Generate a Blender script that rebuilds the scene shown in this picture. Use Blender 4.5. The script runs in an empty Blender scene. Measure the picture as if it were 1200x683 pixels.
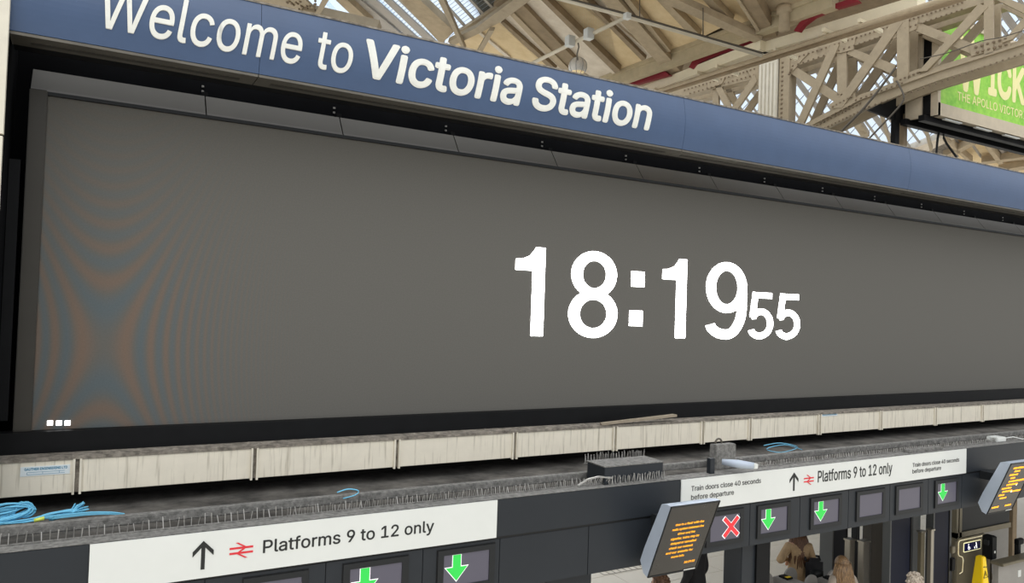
import bpy, bmesh, math, random
import numpy as np
from mathutils import Vector, Matrix
from mathutils.geometry import delaunay_2d_cdt
random.seed(7)
SC = bpy.context.scene
COL = SC.collection

# ---------------------------------------------------------------- camera
H = 5.1                       # camera height above the concourse floor (mezzanine)
F = 870.0                     # focal length in pixels of the 1200 x 683 frame
YAW, PITCH, ROLL = math.radians(29.3187), math.radians(1.3863), math.radians(1.9235)
fw = Vector((math.sin(YAW)*math.cos(PITCH), math.cos(YAW)*math.cos(PITCH), math.sin(PITCH)))
r0 = Vector((math.cos(YAW), -math.sin(YAW), 0)); u0 = r0.cross(fw)
rt = math.cos(ROLL)*r0 + math.sin(ROLL)*u0
up = -math.sin(ROLL)*r0 + math.cos(ROLL)*u0
EYE = Vector((0, 0, H))
cd = bpy.data.cameras.new('camera'); cam = bpy.data.objects.new('camera', cd); COL.objects.link(cam)
cd.sensor_fit = 'HORIZONTAL'; cd.sensor_width = 36; cd.lens = F/1200*36; cd.clip_start = 0.05; cd.clip_end = 300
cam.matrix_world = Matrix(((rt.x, up.x, -fw.x, 0), (rt.y, up.y, -fw.y, 0), (rt.z, up.z, -fw.z, H), (0, 0, 0, 1)))
SC.camera = cam
# ---------------------------------------------------------------- world and light
w = bpy.data.worlds.new('overcast_sky'); SC.world = w; w.use_nodes = True
wt = w.node_tree; bg = wt.nodes['Background']   # overcast sky after the CIE rule: zenith three times the horizon
tcw = wt.nodes.new('ShaderNodeTexCoord'); spw = wt.nodes.new('ShaderNodeSeparateXYZ'); mrw = wt.nodes.new('ShaderNodeMapRange')
wt.links.new(tcw.outputs['Generated'], spw.inputs[0]); wt.links.new(spw.outputs['Z'], mrw.inputs['Value'])
mrw.inputs['From Min'].default_value = 0; mrw.inputs['From Max'].default_value = 1
SKY = 1.9
mrw.inputs['To Min'].default_value = SKY/3; mrw.inputs['To Max'].default_value = SKY
bg.inputs[0].default_value = (0.94, 0.97, 1.0, 1); wt.links.new(mrw.outputs[0], bg.inputs[1])
sl = bpy.data.lights.new('soft_daylight', 'SUN'); so = bpy.data.objects.new('soft_daylight', sl); COL.objects.link(so)
sl.energy = 0.7; sl.angle = math.radians(50); sl.color = (1, 0.97, 0.92)
so.rotation_euler = Vector((0.25, 0.62, -0.75)).to_track_quat('-Z', 'Y').to_euler()
SC.view_settings.view_transform = 'Standard'; SC.view_settings.look = 'None'
SC.view_settings.gamma = 1; SC.view_settings.use_curve_mapping = False
SC.view_settings.exposure = 0.0

# ---------------------------------------------------------------- pixel -> place
def ray(px, py): return (px-600)*rt - (py-341.5)*up + F*fw
def PY(px, py, Y): d = ray(px, py); return EYE + d*(Y/d.y)
def PX(px, py, X): d = ray(px, py); return EYE + d*(X/d.x)
def PZ(px, py, z): d = ray(px, py); return EYE + d*((z-H)/d.z)
def PL(px, py, pl):
    p0, n = pl; d = ray(px, py); return EYE + d*((p0-EYE).dot(n)/d.dot(n))

# ---------------------------------------------------------------- materials
MATS = {}
def mat(name, col, rough=0.6, metal=0.0, var=0.0, scale=4.0, bump=0.0, emit=None, estr=0.0, streak=None, stretch=(1, 1, 1), col2=None, spec=0.5):
    if name in MATS: return MATS[name]
    m = bpy.data.materials.new(name); m.use_nodes = True; nt = m.node_tree; b = nt.nodes['Principled BSDF']
    b.inputs['Base Color'].default_value = (*col, 1); b.inputs['Roughness'].default_value = rough
    b.inputs['Metallic'].default_value = metal; b.inputs['Specular IOR Level'].default_value = spec
    if var or bump or col2:
        tc = nt.nodes.new('ShaderNodeTexCoord'); mp = nt.nodes.new('ShaderNodeMapping'); mp.inputs['Scale'].default_value = stretch
        nz = nt.nodes.new('ShaderNodeTexNoise'); nz.inputs['Scale'].default_value = scale; nz.inputs['Detail'].default_value = 6
        nz.inputs['Roughness'].default_value = 0.65
        nt.links.new(tc.outputs['Object'], mp.inputs[0]); nt.links.new(mp.outputs[0], nz.inputs['Vector'])
        if var or col2:
            cr = nt.nodes.new('ShaderNodeValToRGB'); e = cr.color_ramp.elements
            e[0].position, e[1].position = 0.34, 0.66
            c2 = col2 or tuple(min(1, c*(1+var)) for c in col); c1 = col if col2 else tuple(c*(1-var) for c in col)
            e[0].color = (*c1, 1); e[1].color = (*c2, 1)
            nt.links.new(nz.outputs['Fac'], cr.inputs[0]); out = cr.outputs[0]
            if streak:
                mp2 = nt.nodes.new('ShaderNodeMapping'); mp2.inputs['Scale'].default_value = streak[1]
                n2 = nt.nodes.new('ShaderNodeTexNoise'); n2.inputs['Scale'].default_value = 1.0; n2.inputs['Detail'].default_value = 4
                nt.links.new(tc.outputs['Object'], mp2.inputs[0]); nt.links.new(mp2.outputs[0], n2.inputs['Vector'])
                c3 = nt.nodes.new('ShaderNodeValToRGB'); c3.color_ramp.elements[0].position = streak[2]; c3.color_ramp.elements[1].position = streak[3]
                nt.links.new(n2.outputs['Fac'], c3.inputs[0])
                mx = nt.nodes.new('ShaderNodeMix'); mx.data_type = 'RGBA'
                nt.links.new(c3.outputs[0], mx.inputs['Factor']); nt.links.new(out, mx.inputs['A']); mx.inputs['B'].default_value = (*streak[0], 1)
                out = mx.outputs['Result']
            nt.links.new(out, b.inputs['Base Color'])
        if bump:
            bp = nt.nodes.new('ShaderNodeBump'); bp.inputs['Strength'].default_value = bump; bp.inputs['Distance'].default_value = 0.02
            nt.links.new(nz.outputs['Fac'], bp.inputs['Height']); nt.links.new(bp.outputs[0], b.inputs['Normal'])
    if emit:
        b.inputs['Emission Color'].default_value = (*emit, 1); b.inputs['Emission Strength'].default_value = estr
    MATS[name] = m; return m
def S(r, g, b):  # sRGB 0..255 -> linear
    return tuple(((c/255+0.055)/1.055)**2.4 if c > 10 else c/255/12.92 for c in (r, g, b))

M = dict(
 blue=mat('blue_enamel', S(63, 84, 117), 0.33, 0.0, 0.05, 2.5, spec=0.6, streak=(S(120, 132, 150), (5, 5, 0.9), 0.74, 0.9)),
 letter=mat('letter_white', S(232, 232, 224), 0.5, var=0.05, scale=9, streak=(S(165, 165, 158), (9, 9, 2), 0.66, 0.8)),
 black=mat('black_paint', S(13, 14, 16), 0.55, var=0.2, spec=0.2),
 wallblack=mat('wall_black', S(11, 12, 15), 0.8, var=0.3, scale=2, spec=0.1),
 frame=mat('frame_dark', S(58, 55, 49), 0.38, 0.3, 0.06, 3),
 cowl=mat('cowl_grey', S(80, 76, 69), 0.5, 0.1, 0.05, 2),
 trim=mat('soffit_metal', S(104, 100, 92), 0.4, 0.5, 0.12, 3),
 cream=mat('cream_paint', S(232, 224, 206), 0.6, var=0.04, scale=5, streak=(S(150, 138, 116), (30, 30, 1.6), 0.55, 0.84)),
 creampost=mat('cream_post_paint', S(218, 212, 196), 0.6, var=0.05),
 ledge=mat('dusty_ledge', S(92, 86, 78), 0.95, col2=S(158, 150, 138), scale=14, bump=0.6),
 dust=mat('grey_dust', S(92, 91, 88), 0.95, col2=S(138, 136, 132), scale=22, bump=0.5),
 deckdust=mat('dark_dust', S(52, 50, 47), 0.95, col2=S(104, 100, 95), scale=3, bump=0.5),
 char=mat('charcoal_panel', S(38, 42, 47), 0.42, 0.0, 0.07, 1.2, spec=0.3),
 charb=mat('charcoal_bezel', S(32, 34, 36), 0.45, 0.0, 0.05, 2, spec=0.3),
 seam=mat('seam_black', S(10, 10, 11), 0.6),
 white=mat('sign_white', S(216, 218, 214), 0.35, var=0.02, scale=2),
 ink=mat('ink_black', S(22, 24, 24), 0.5),
 red=mat('rail_red', S(214, 40, 52), 0.5),
 spike=mat('spike_steel', S(176, 174, 170), 0.4, 0.6),
 steel=mat('brushed_steel', S(168, 162, 150), 0.32, 0.8, 0.06, 3, stretch=(1, 1, .1)),
 lcd=mat('lcd_lilac', S(74, 72, 83), 0.3, emit=S(150, 145, 168), estr=0.09),
 arrow=mat('arrow_green', S(30, 160, 60), 0.4, emit=S(50, 215, 80), estr=0.6),
 cross=mat('cross_red', S(180, 30, 40), 0.4, emit=S(236, 50, 56), estr=0.7),
 outline=mat('symbol_outline', S(235, 235, 235), 0.4, emit=(1, 1, 1), estr=0.5),
 led=mat('clock_led', (1, 1, 1), 0.5, emit=(1, 1, 1), estr=2.2),
 amber=mat('amber_led', S(255, 170, 20), 0.5, emit=S(255, 168, 30), estr=1.3),
 amberw=mat('amber_white_led', S(250, 240, 220), 0.5, emit=S(255, 244, 220), estr=1.0),
 housing=mat('housing_grey', S(178, 188, 202), 0.45, 0.2, 0.04, 3),
 glassface=mat('display_glass', S(50, 47, 43), 0.2, 0, 0.05, 2),
 cable=mat('cable_blue', S(112, 192, 226), 0.45),
 cabley=mat('tape_yellow', S(214, 226, 100), 0.5),
 sticker=mat('sticker_pale', S(222, 230, 232), 0.5),
 stickb=mat('sticker_blue', S(50, 128, 160), 0.5),
 timber=mat('timber_tan', S(216, 192, 148), 0.8, col2=S(230, 208, 168), scale=3, stretch=(1, 1, 1), bump=0.1),
 timberp=mat('timber_pale', S(212, 200, 182), 0.8, col2=S(230, 220, 204), scale=3),
 rafter=mat('rafter_brown', S(178, 161, 134), 0.8, var=0.12, scale=4),
 rafterd=mat('rafter_dark', S(148, 130, 104), 0.8, var=0.15, scale=4),
 eave=mat('eave_timber', S(186, 172, 142), 0.8, var=0.08, scale=4),
 gird=mat('girder_stone_paint', S(166, 151, 126), 0.6, var=0.08, scale=5, bump=0.15, streak=(S(120, 104, 82), (3, 3, 3), 0.62, 0.85)),
 rivet=mat('rivet_brown', S(128, 112, 90), 0.6, var=0.1),
 duct=mat('duct_cream', S(242, 231, 202), 0.55, var=0.04),
 redbeam=mat('oxide_red', S(134, 30, 42), 0.6, var=0.12),
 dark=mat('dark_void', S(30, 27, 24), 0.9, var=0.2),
 greybar=mat('glazing_bar_grey', S(178, 172, 164), 0.7, var=0.06),
 wirebar=mat('wire_bar', S(150, 152, 156), 0.6),
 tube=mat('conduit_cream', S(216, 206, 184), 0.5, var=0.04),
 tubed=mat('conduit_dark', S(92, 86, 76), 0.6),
 green=mat('poster_green', S(120, 196, 36), 0.4, col2=S(166, 222, 72), scale=5, emit=None),
 postert=mat('poster_cream', S(246, 238, 172), 0.5),
 bframe=mat('billboard_frame', S(206, 192, 168), 0.6, var=0.06),
 navy=mat('navy_panel', S(12, 18, 38), 0.5, var=0.1, spec=.2),
 tile=mat('floor_tile', S(222, 213, 196), 0.45, var=0.035, scale=1.3),
 grout=mat('floor_grout', S(150, 142, 130), 0.8, var=0.08),
 floor=mat('concourse_floor', S(222, 214, 200), 0.5, var=0.06, scale=1),
 yellow=mat('cone_yellow', S(246, 208, 22), 0.4),
 bronze=mat('gate_bronze', S(124, 116, 96), 0.4, 0.4, 0.06, 3),
 greywall=mat('desk_grey', S(150, 146, 140), 0.6, var=0.05),
 skin=mat('skin', S(206, 160, 134), 0.5), coat_tan=mat('coat_tan', S(176, 148, 112), 0.85, var=0.12, scale=14, bump=0.3),
 coat_black=mat('coat_black', S(26, 25, 28), 0.8, var=0.2, scale=8), coat_grey=mat('coat_grey', S(150, 138, 124), 0.8, var=0.1),
 trouser=mat('trouser_dark', S(40, 42, 52), 0.8),
 hair_brown=mat('hair_brown', S(70, 46, 32), 0.5, col2=S(120, 84, 56), scale=18, stretch=(6, 6, .6)),
 hair_blonde=mat('hair_blonde', S(66, 48, 32), 0.5, col2=S(158, 124, 84), scale=16, stretch=(6, 6, .5)),
 hair_grey=mat('hair_grey', S(120, 108, 96), 0.6, col2=S(196, 182, 164), scale=16, stretch=(4, 4, 1)),
 stan=mat('stanchion_grey', S(84, 86, 86), 0.5, var=0.05),
 boardd=mat('advert_dark', S(62, 56, 48), 0.6, var=0.1),
 wood=mat('weathered_wood', S(150, 138, 120), 0.9, var=0.15, scale=6),
 lampglass=mat('lamp_glass', S(225, 222, 215), 0.25, var=0.1, scale=12),
 lampglow=mat('lamp_glow', S(250, 226, 180), 0.4, emit=S(255, 222, 160), estr=0.3),
)
# LED wall: dark grey diodes with the faint orange and blue ripple that the diode grid shows in the photograph
def led_face():
    m = bpy.data.materials.new('led_face'); m.use_nodes = True; nt = m.node_tree; b = nt.nodes['Principled BSDF']
    L = nt.links.new; N = nt.nodes.new
    tc = N('ShaderNodeTexCoord'); sp = N('ShaderNodeSeparateXYZ'); L(tc.outputs['Object'], sp.inputs[0])
    def math_(op, a, b_=None):
        n = N('ShaderNodeMath'); n.operation = op
        for i, v in enumerate((a, b_)):
            if v is None: continue
            if isinstance(v, (int, float)): n.inputs[i].default_value = v
            else: L(v, n.inputs[i])
        return n.outputs[0]
    cx, cz = MOIRE
    dx = math_('SUBTRACT', sp.outputs['X'], cx); dz = math_('SUBTRACT', sp.outputs['Z'], cz)
    q = math_('SUBTRACT', math_('MULTIPLY', math_('MULTIPLY', dx, dx), 46.0), math_('MULTIPLY', math_('MULTIPLY', dz, dz), 12.0))
    s1 = math_('SINE', q)
    r2 = math_('ADD', math_('MULTIPLY', dx, dx), math_('MULTIPLY', math_('MULTIPLY', dz, dz), 0.55))
    fall = math_('POWER', 2.718, math_('MULTIPLY', r2, -0.9))
    amp = math_('MULTIPLY', s1, fall)
    nz = N('ShaderNodeTexNoise'); nz.inputs['Scale'].default_value = 60; nz.inputs['Detail'].default_value = 3
    L(tc.outputs['Object'], nz.inputs['Vector'])
    cr = N('ShaderNodeValToRGB'); e = cr.color_ramp.elements
    e[0].position = 0; e[0].color = (*S(96, 106, 110), 1); e[1].position = 1; e[1].color = (*S(124, 106, 93), 1)
    k = cr.color_ramp.elements.new(0.5); k.color = (*S(107, 105, 100), 1)
    f = math_('ADD', math_('MULTIPLY', amp, 0.5), 0.5)
    L(f, cr.inputs[0])
    mx = N('ShaderNodeMix'); mx.data_type = 'RGBA'; mx.blend_type = 'MULTIPLY'; mx.inputs['Factor'].default_value = 0.25
    L(cr.outputs[0], mx.inputs['A']); L(nz.outputs['Fac'], mx.inputs['B'])
    L(mx.outputs['Result'], b.inputs['Base Color']); b.inputs['Roughness'].default_value = 0.75; b.inputs['Specular IOR Level'].default_value = 0.2
    return m
def glass_mat(name, tint, alpha):
    m = bpy.data.materials.new(name); m.use_nodes = True; nt = m.node_tree; nt.nodes.clear()
    o = nt.nodes.new('ShaderNodeOutputMaterial'); t = nt.nodes.new('ShaderNodeBsdfTransparent'); t.inputs[0].default_value = (*tint, 1)
    d = nt.nodes.new('ShaderNodeBsdfTranslucent'); d.inputs[0].default_value = (0.85, 0.88, 0.9, 1)
    mx = nt.nodes.new('ShaderNodeMixShader'); mx.inputs[0].default_value = alpha
    nt.links.new(t.outputs[0], mx.inputs[1]); nt.links.new(d.outputs[0], mx.inputs[2]); nt.links.new(mx.outputs[0], o.inputs[0])
    return m
M['glass'] = glass_mat('roof_glass', (0.84, 0.9, 0.97), 0.25)

# ---------------------------------------------------------------- builders
def link(name, bm, m, parent=None, smooth=False):
    bmesh.ops.recalc_face_normals(bm, faces=bm.faces)
    me = bpy.data.meshes.new(name); bm.to_mesh(me); bm.free()
    for mm in (m if isinstance(m, (list, tuple)) else [m]): me.materials.append(mm)
    if smooth:
        for p in me.polygons: p.use_smooth = True
    return linkme(name, me, parent)
def linkme(name, me, parent=None):
    o = bpy.data.objects.new(name, me); COL.objects.link(o)
    if parent is not None:
        o.parent = parent; o.matrix_parent_inverse = Matrix.Translation(parent_loc(parent)).inverted()
    return o
def parent_loc(p):
    v = Vector((0, 0, 0))
    while p is not None:
        v += p.location; 
        if p.parent is not None: v += p.matrix_parent_inverse.translation
        p = p.parent
    return v
def tag(o, label, cat, group=None):
    o['label'] = label; o['category'] = cat
    if group: o['group'] = group
    return o
def thing(name, label, cat, loc=(0, 0, 0), group=None):
    o = bpy.data.objects.new(name, None); COL.objects.link(o); o.location = loc; o.empty_display_size = 0.2
    return tag(o, label, cat, group)
def struct(o): o['kind'] = 'structure'; return o
def add_box(bm, a, b):
    a, b = Vector(a), Vector(b)
    vs = [bm.verts.new((x, y, z)) for x in (a.x, b.x) for y in (a.y, b.y) for z in (a.z, b.z)]
    for f in ((0, 1, 3, 2), (4, 6, 7, 5), (0, 4, 5, 1), (2, 3, 7, 6), (0, 2, 6, 4), (1, 5, 7, 3)): bm.faces.new([vs[i] for i in f])
def box(name, a, b, m, parent=None, bev=0.0):
    bm = bmesh.new(); add_box(bm, a, b)
    if bev: bmesh.ops.bevel(bm, geom=list(bm.edges), offset=bev, segments=2, affect='EDGES')
    return link(name, bm, m, parent)
def add_prism(bm, pts, vec):
    a = [bm.verts.new(p) for p in pts]; b = [bm.verts.new(Vector(p)+Vector(vec)) for p in pts]
    bm.faces.new(a); bm.faces.new(b[::-1]); n = len(a)
    for i in range(n): bm.faces.new((a[i], a[(i+1) % n], b[(i+1) % n], b[i]))
def prism(name, pts, vec, m, parent=None):
    bm = bmesh.new(); add_prism(bm, pts, vec); return link(name, bm, m, parent)
def add_tube(bm, pts, r, n=6):
    pts = [Vector(p) for p in pts]; rings = []
    for i, p in enumerate(pts):
        d = (pts[min(i+1, len(pts)-1)] - pts[max(i-1, 0)]).normalized()
        q = d.to_track_quat('Z', 'Y')
        rr = r[i] if isinstance(r, (list, tuple)) else r
        rings.append([bm.verts.new(p + q @ Vector((rr*math.cos(2*math.pi*k/n), rr*math.sin(2*math.pi*k/n), 0))) for k in range(n)])
    for a, b in zip(rings, rings[1:]):
        for k in range(n): bm.faces.new((a[k], a[(k+1) % n], b[(k+1) % n], b[k]))
    bm.faces.new(rings[0][::-1]); bm.faces.new(rings[-1])
def tube(name, pts, r, m, parent=None, n=8):
    bm = bmesh.new(); add_tube(bm, pts, r, n); return link(name, bm, m, parent, True)
def lathe(name, prof, c, m, parent=None, n=20, smooth=True):
    bm = bmesh.new(); rings = []
    for r, z in prof: rings.append([bm.verts.new((c[0]+r*math.cos(2*math.pi*k/n), c[1]+r*math.sin(2*math.pi*k/n), c[2]+z)) for k in range(n)])
    for a, b in zip(rings, rings[1:]):
        for k in range(n): bm.faces.new((a[k], a[(k+1) % n], b[(k+1) % n], b[k]))
    bm.faces.new(rings[0][::-1]); bm.faces.new(rings[-1])
    return link(name, bm, m, parent, smooth)

_cap = {}
def sans():
    # the plain grotesque that ships inside Blender; the built-in font if it is not there
    try: return bpy.data.fonts.load(bpy.utils.system_resource('DATAFILES', path='fonts')+'/Inter.woff2', check_existing=True)
    except Exception: return None
SANS = sans()
def glyphs(body, bold=0.0, shear=0.0, extr=0.01, spacing=1.0, res=4):
    """outlines of the font filled by winding number (overlapping strokes of a letter stay solid), front at +extr, walls to -extr"""
    c = bpy.data.curves.new('text', 'FONT'); c.body = body; c.size = 1; c.shear = shear; c.fill_mode = 'NONE'
    c.resolution_u = res
    if SANS: c.font = SANS
    c.space_character = spacing
    o = bpy.data.objects.new('text', c); COL.objects.link(o)
    bpy.context.view_layer.update()
    me = bpy.data.meshes.new_from_object(o.evaluated_get(bpy.context.evaluated_depsgraph_get()))
    bpy.data.objects.remove(o); bpy.data.curves.remove(c)
    V = [v.co.xy.copy() for v in me.vertices]; nx = {}
    for e in me.edges:
        i, j = e.vertices
        if abs(i-j) == 1: nx[min(i, j)] = max(i, j)
    for e in me.edges:
        i, j = e.vertices
        if abs(i-j) != 1: nx[max(i, j)] = min(i, j)
    bpy.data.meshes.remove(me)
    E_ = list(nx.items())
    vo, eo, fo = delaunay_2d_cdt(V, E_, [], 0, 1e-6)[:3]
    P0 = np.array([V[i] for i, j in E_]); P1 = np.array([V[j] for i, j in E_])
    cen = np.array([[sum(vo[i].x for i in f)/3, sum(vo[i].y for i in f)/3+1e-7] for f in fo])
    side = (P1[:, 0]-P0[:, 0])[None]*(cen[:, 1:2]-P0[:, 1][None])-(cen[:, 0:1]-P0[:, 0][None])*(P1[:, 1]-P0[:, 1])[None]
    upc = (P0[:, 1][None] <= cen[:, 1:2]) & (P1[:, 1][None] > cen[:, 1:2]) & (side > 0)
    dnc = (P0[:, 1][None] > cen[:, 1:2]) & (P1[:, 1][None] <= cen[:, 1:2]) & (side < 0)
    wn = upc.sum(1)-dnc.sum(1)
    bm = bmesh.new(); mp = {}
    def gv(i):
        if i not in mp: mp[i] = bm.verts.new((vo[i].x, vo[i].y, extr))
        return mp[i]
    for f, k in zip(fo, wn):
        if k: bm.faces.new([gv(i) for i in f])
    be = [e for e in bm.edges if len(e.link_faces) == 1]
    r = bmesh.ops.extrude_edge_only(bm, edges=be)
    for g in r['geom']:
        if isinstance(g, bmesh.types.BMVert): g.co.z = -extr
    out = bpy.data.meshes.new('text'); bm.to_mesh(out); bm.free()
    return out
def cap_height():
    if 'h' not in _cap:
        me = glyphs('H'); ys = [v.co.y for v in me.vertices]; _cap['h'] = max(ys); bpy.data.meshes.remove(me)
    return _cap['h']
def islands(bm):
    seen = set(); out = []
    for v in bm.verts:
        if v in seen: continue
        st = [v]; comp = []; seen.add(v)
        while st:
            q = st.pop(); comp.append(q)
            for e in q.link_edges:
                o = e.other_vert(q)
                if o not in seen: seen.add(o); st.append(o)
        out.append(comp)
    return out
def text_on(name, body, x0, x1, zb, cap, Y, m, parent, bold=0.0, shear=0.0, thick=0.006, spacing=1.0, bend=None):
    """letters standing on a wall at depth Y: x0..x1 wide, baseline zb, capital height cap; one mesh for each word"""
    me = glyphs(body, 0.0, shear, 0.5, spacing)
    xs = [v.co.x for v in me.vertices]; a, b = min(xs)-bold, max(xs)+bold; k = cap/(cap_height()+2*bold); kx = (x1-x0)/(b-a)
    bm = bmesh.new(); bm.from_mesh(me); bpy.data.meshes.remove(me)
    bmesh.ops.triangulate(bm, faces=bm.faces[:])
    if bold:   # heavier weight: the outline swept round a small circle
        base = bm.copy(); bm.free(); bm = bmesh.new(); nn = 8
        for i in range(nn):
            mm = bpy.data.meshes.new('sweep'); c2 = base.copy(); bmesh.ops.translate(c2, verts=c2.verts, vec=(bold*math.cos(2*math.pi*i/nn), bold*math.sin(2*math.pi*i/nn), 0)); bmesh.ops.scale(c2, verts=c2.verts, vec=(1, 1, 1-.05*i)); c2.to_mesh(mm); c2.free(); bm.from_mesh(mm); bpy.data.meshes.remove(mm)
        base.free()
    if bend:
        for i in range(1, 16):
            bmesh.ops.bisect_plane(bm, geom=bm.verts[:]+bm.edges[:]+bm.faces[:], plane_co=(0, -.25+i*.075, 0), plane_no=(0, 1, 0))
    for v in bm.verts:
        x = x0+(v.co.x-a)*kx; z = zb+(v.co.y+bold)*k
        v.co = (x, Y-(thick*2*v.co.z if v.co.z > 0 else 0)+(bend(z) if bend else 0), z)
    comps = sorted(islands(bm), key=lambda c: min(v.co.x for v in c)); groups = []; hi = -1e9
    for c in comps:
        lo, h2 = min(v.co.x for v in c), max(v.co.x for v in c)
        if lo-hi > .15*kx or not groups: groups.append([])
        groups[-1].extend(c); hi = max(hi, h2)
    for gset in groups:
        ids = set(gset); nb = bmesh.new(); mp = {}
        for v in gset: mp[v] = nb.verts.new(v.co)
        for f in bm.faces:
            if f.verts[0] in ids: nb.faces.new([mp[v] for v in f.verts])
        link(name, nb, m, parent)
    bm.free()
def text_px(name, body, l, r, base_z, cap, Y, m, parent, **k):
    return text_on(name, body, PY(l[0], l[1], Y).x, PY(r[0], r[1], Y).x, base_z, cap, Y, m, parent, **k)
def zY(px, py, Y): return PY(px, py, Y).z
def xY(px, py, Y): return PY(px, py, Y).x

# ================================================================ planes
YG = 6.5          # gantry front
YC = 8.0          # cream cladding front
YS = 8.35         # LED wall
YB = 7.6          # blue welcome sign
zr = lambda ratio, Y: H + ratio*Y
SX0 = xY(47, 300, YS); SX1 = 27.0
SZ0, SZ1 = zr(-.1548, YS), zr(.2275, YS)
MOIRE = (xY(122, 405, YS), zY(122, 405, YS))

# ================================================================ floor and far setting
fl = struct(box('floor', (-22, -16, -0.1), (60, 46, -0.02), M['grout']))
tile_me = None
TS = 0.72
for i in range(22):
    for j in range(11):
        x, y = 4.0+i*TS, 8.8+j*TS
        if tile_me is None:
            bm = bmesh.new(); add_box(bm, (0.005, 0.005, -0.02), (TS-0.005, TS-0.005, 0)); t = link('tile', bm, M['tile'], fl); tile_me = t.data
        else: t = linkme('tile', tile_me, fl)
        t.location = (x, y, 0)
for a, b in (((-22, -16), (60, 8.79)), ((-22, 8.8), (3.99, 46)), ((4+22*TS+.01, 8.8), (60, 46)), ((4, 8.81+11*TS), (4+22*TS, 46))):
    o = box('paving', (*a, -0.02), (*b, 0), M['floor'], fl)

# ================================================================ LED wall
wb = struct(box('wall_back', (SX0-1.1, 8.75, zr(-.23, 8.0)), (SX1+1, 8.95, zr(.33, 8.9)), M['wallblack']))
scr = thing('led_screen', 'huge dark grey LED screen showing the time 18:19 55', 'screen', (8, YS, SZ0))
bm = bmesh.new(); add_box(bm, (SX0, YS, SZ0), (SX1, YS+0.25, SZ1)); face = link('display_face', bm, led_face(), scr)
apron = box('lower_apron', (SX0-.9, 8.22, zr(-.1905, 8.0)+.031), (SX1+.4, 8.38, SZ0), M['black'], scr)
fx0 = xY(32, 300, YS-.05)
box('side_frame', (SX0-.145, YS-.06, SZ0-.09), (SX0, YS+.25, SZ1+.03), M['frame'], scr, 0.008)
box('side_rail', (SX0-.28, YS-.02, SZ0+.1), (SX0-.19, YS+.3, zY(30, 188, YS)), M['black'], scr)
box('top_lip', (SX0, YS-.05, SZ1-.012), (SX1, YS+.02, SZ1+.02), M['charb'], scr)
# cowl panels lean back above the screen
cb = PY(1022, 249.4, YS-.05); ct = PX(1010.5, 232.7, cb.x)
CY, CZ = ct.y, zr(.2545, ct.y)
edges = [SX0-.145]
jx = [xY(a, b, YS-.05) for a, b in ((242, 136), (403, 160), (540, 180), (655, 197), (755, 213.7))]
pitch = (jx[-1]-jx[0])/4
e = jx[0]
while e < SX1: edges.append(e); e += pitch
edges.append(SX1)
for a, b in zip(edges, edges[1:]):
    prism('cowl_panel', [(a+.006, YS-.04, SZ1+.02), (a+.006, YS-.01, SZ1+.05), (a+.006, CY, CZ), (a+.006, CY+.05, CZ-.03), (a+.006, YS+.05, SZ1+.02)], (b-a-.012, 0, 0), M['cowl'], scr)
for x in edges[1:-1]:
    bm = bmesh.new()
    for dz in (.0, .055):
        add_box(bm, (x-.012, 8.735, CZ+.1+dz), (x+.012, 8.75, CZ+.12+dz))
    link('bracket_bolt', bm, M['spike'], scr)
    box('hanger_bracket', (x-.03, CY+.02, CZ-.02), (x+.03, 8.75, CZ+.05), M['black'], scr)

# clock numerals, drawn as strokes in the manner of the photograph
def poly_arc(cx, cy, rx, ry, a0, a1, n=28): return [(cx+rx*math.cos(math.radians(a0+(a1-a0)*i/n)), cy+ry*math.sin(math.radians(a0+(a1-a0)*i/n))) for i in range(n+1)]
def stroke(bm, pts, wd, closed=False, taper=None):
    """flat ribbon along 2D points, in (x, z) -> faces"""
    P = [Vector((p[0], p[1])) for p in pts]; n = len(P); L, R = [], []
    for i in range(n):
        if closed: d = P[(i+1) % n]-P[i-1]
        else: d = P[min(i+1, n-1)]-P[max(i-1, 0)]
        d.normalize(); nn = Vector((-d.y, d.x)); ww = wd[i] if isinstance(wd, list) else wd
        L.append(P[i]+nn*ww/2); R.append(P[i]-nn*ww/2)
    l = [bm.verts.new((p.x, p.y, 0)) for p in L]; r = [bm.verts.new((p.x, p.y, 0)) for p in R]
    for i in range(n if closed else n-1):
        j = (i+1) % n; bm.faces.new((l[i], l[j], r[j], r[i]))
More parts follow.
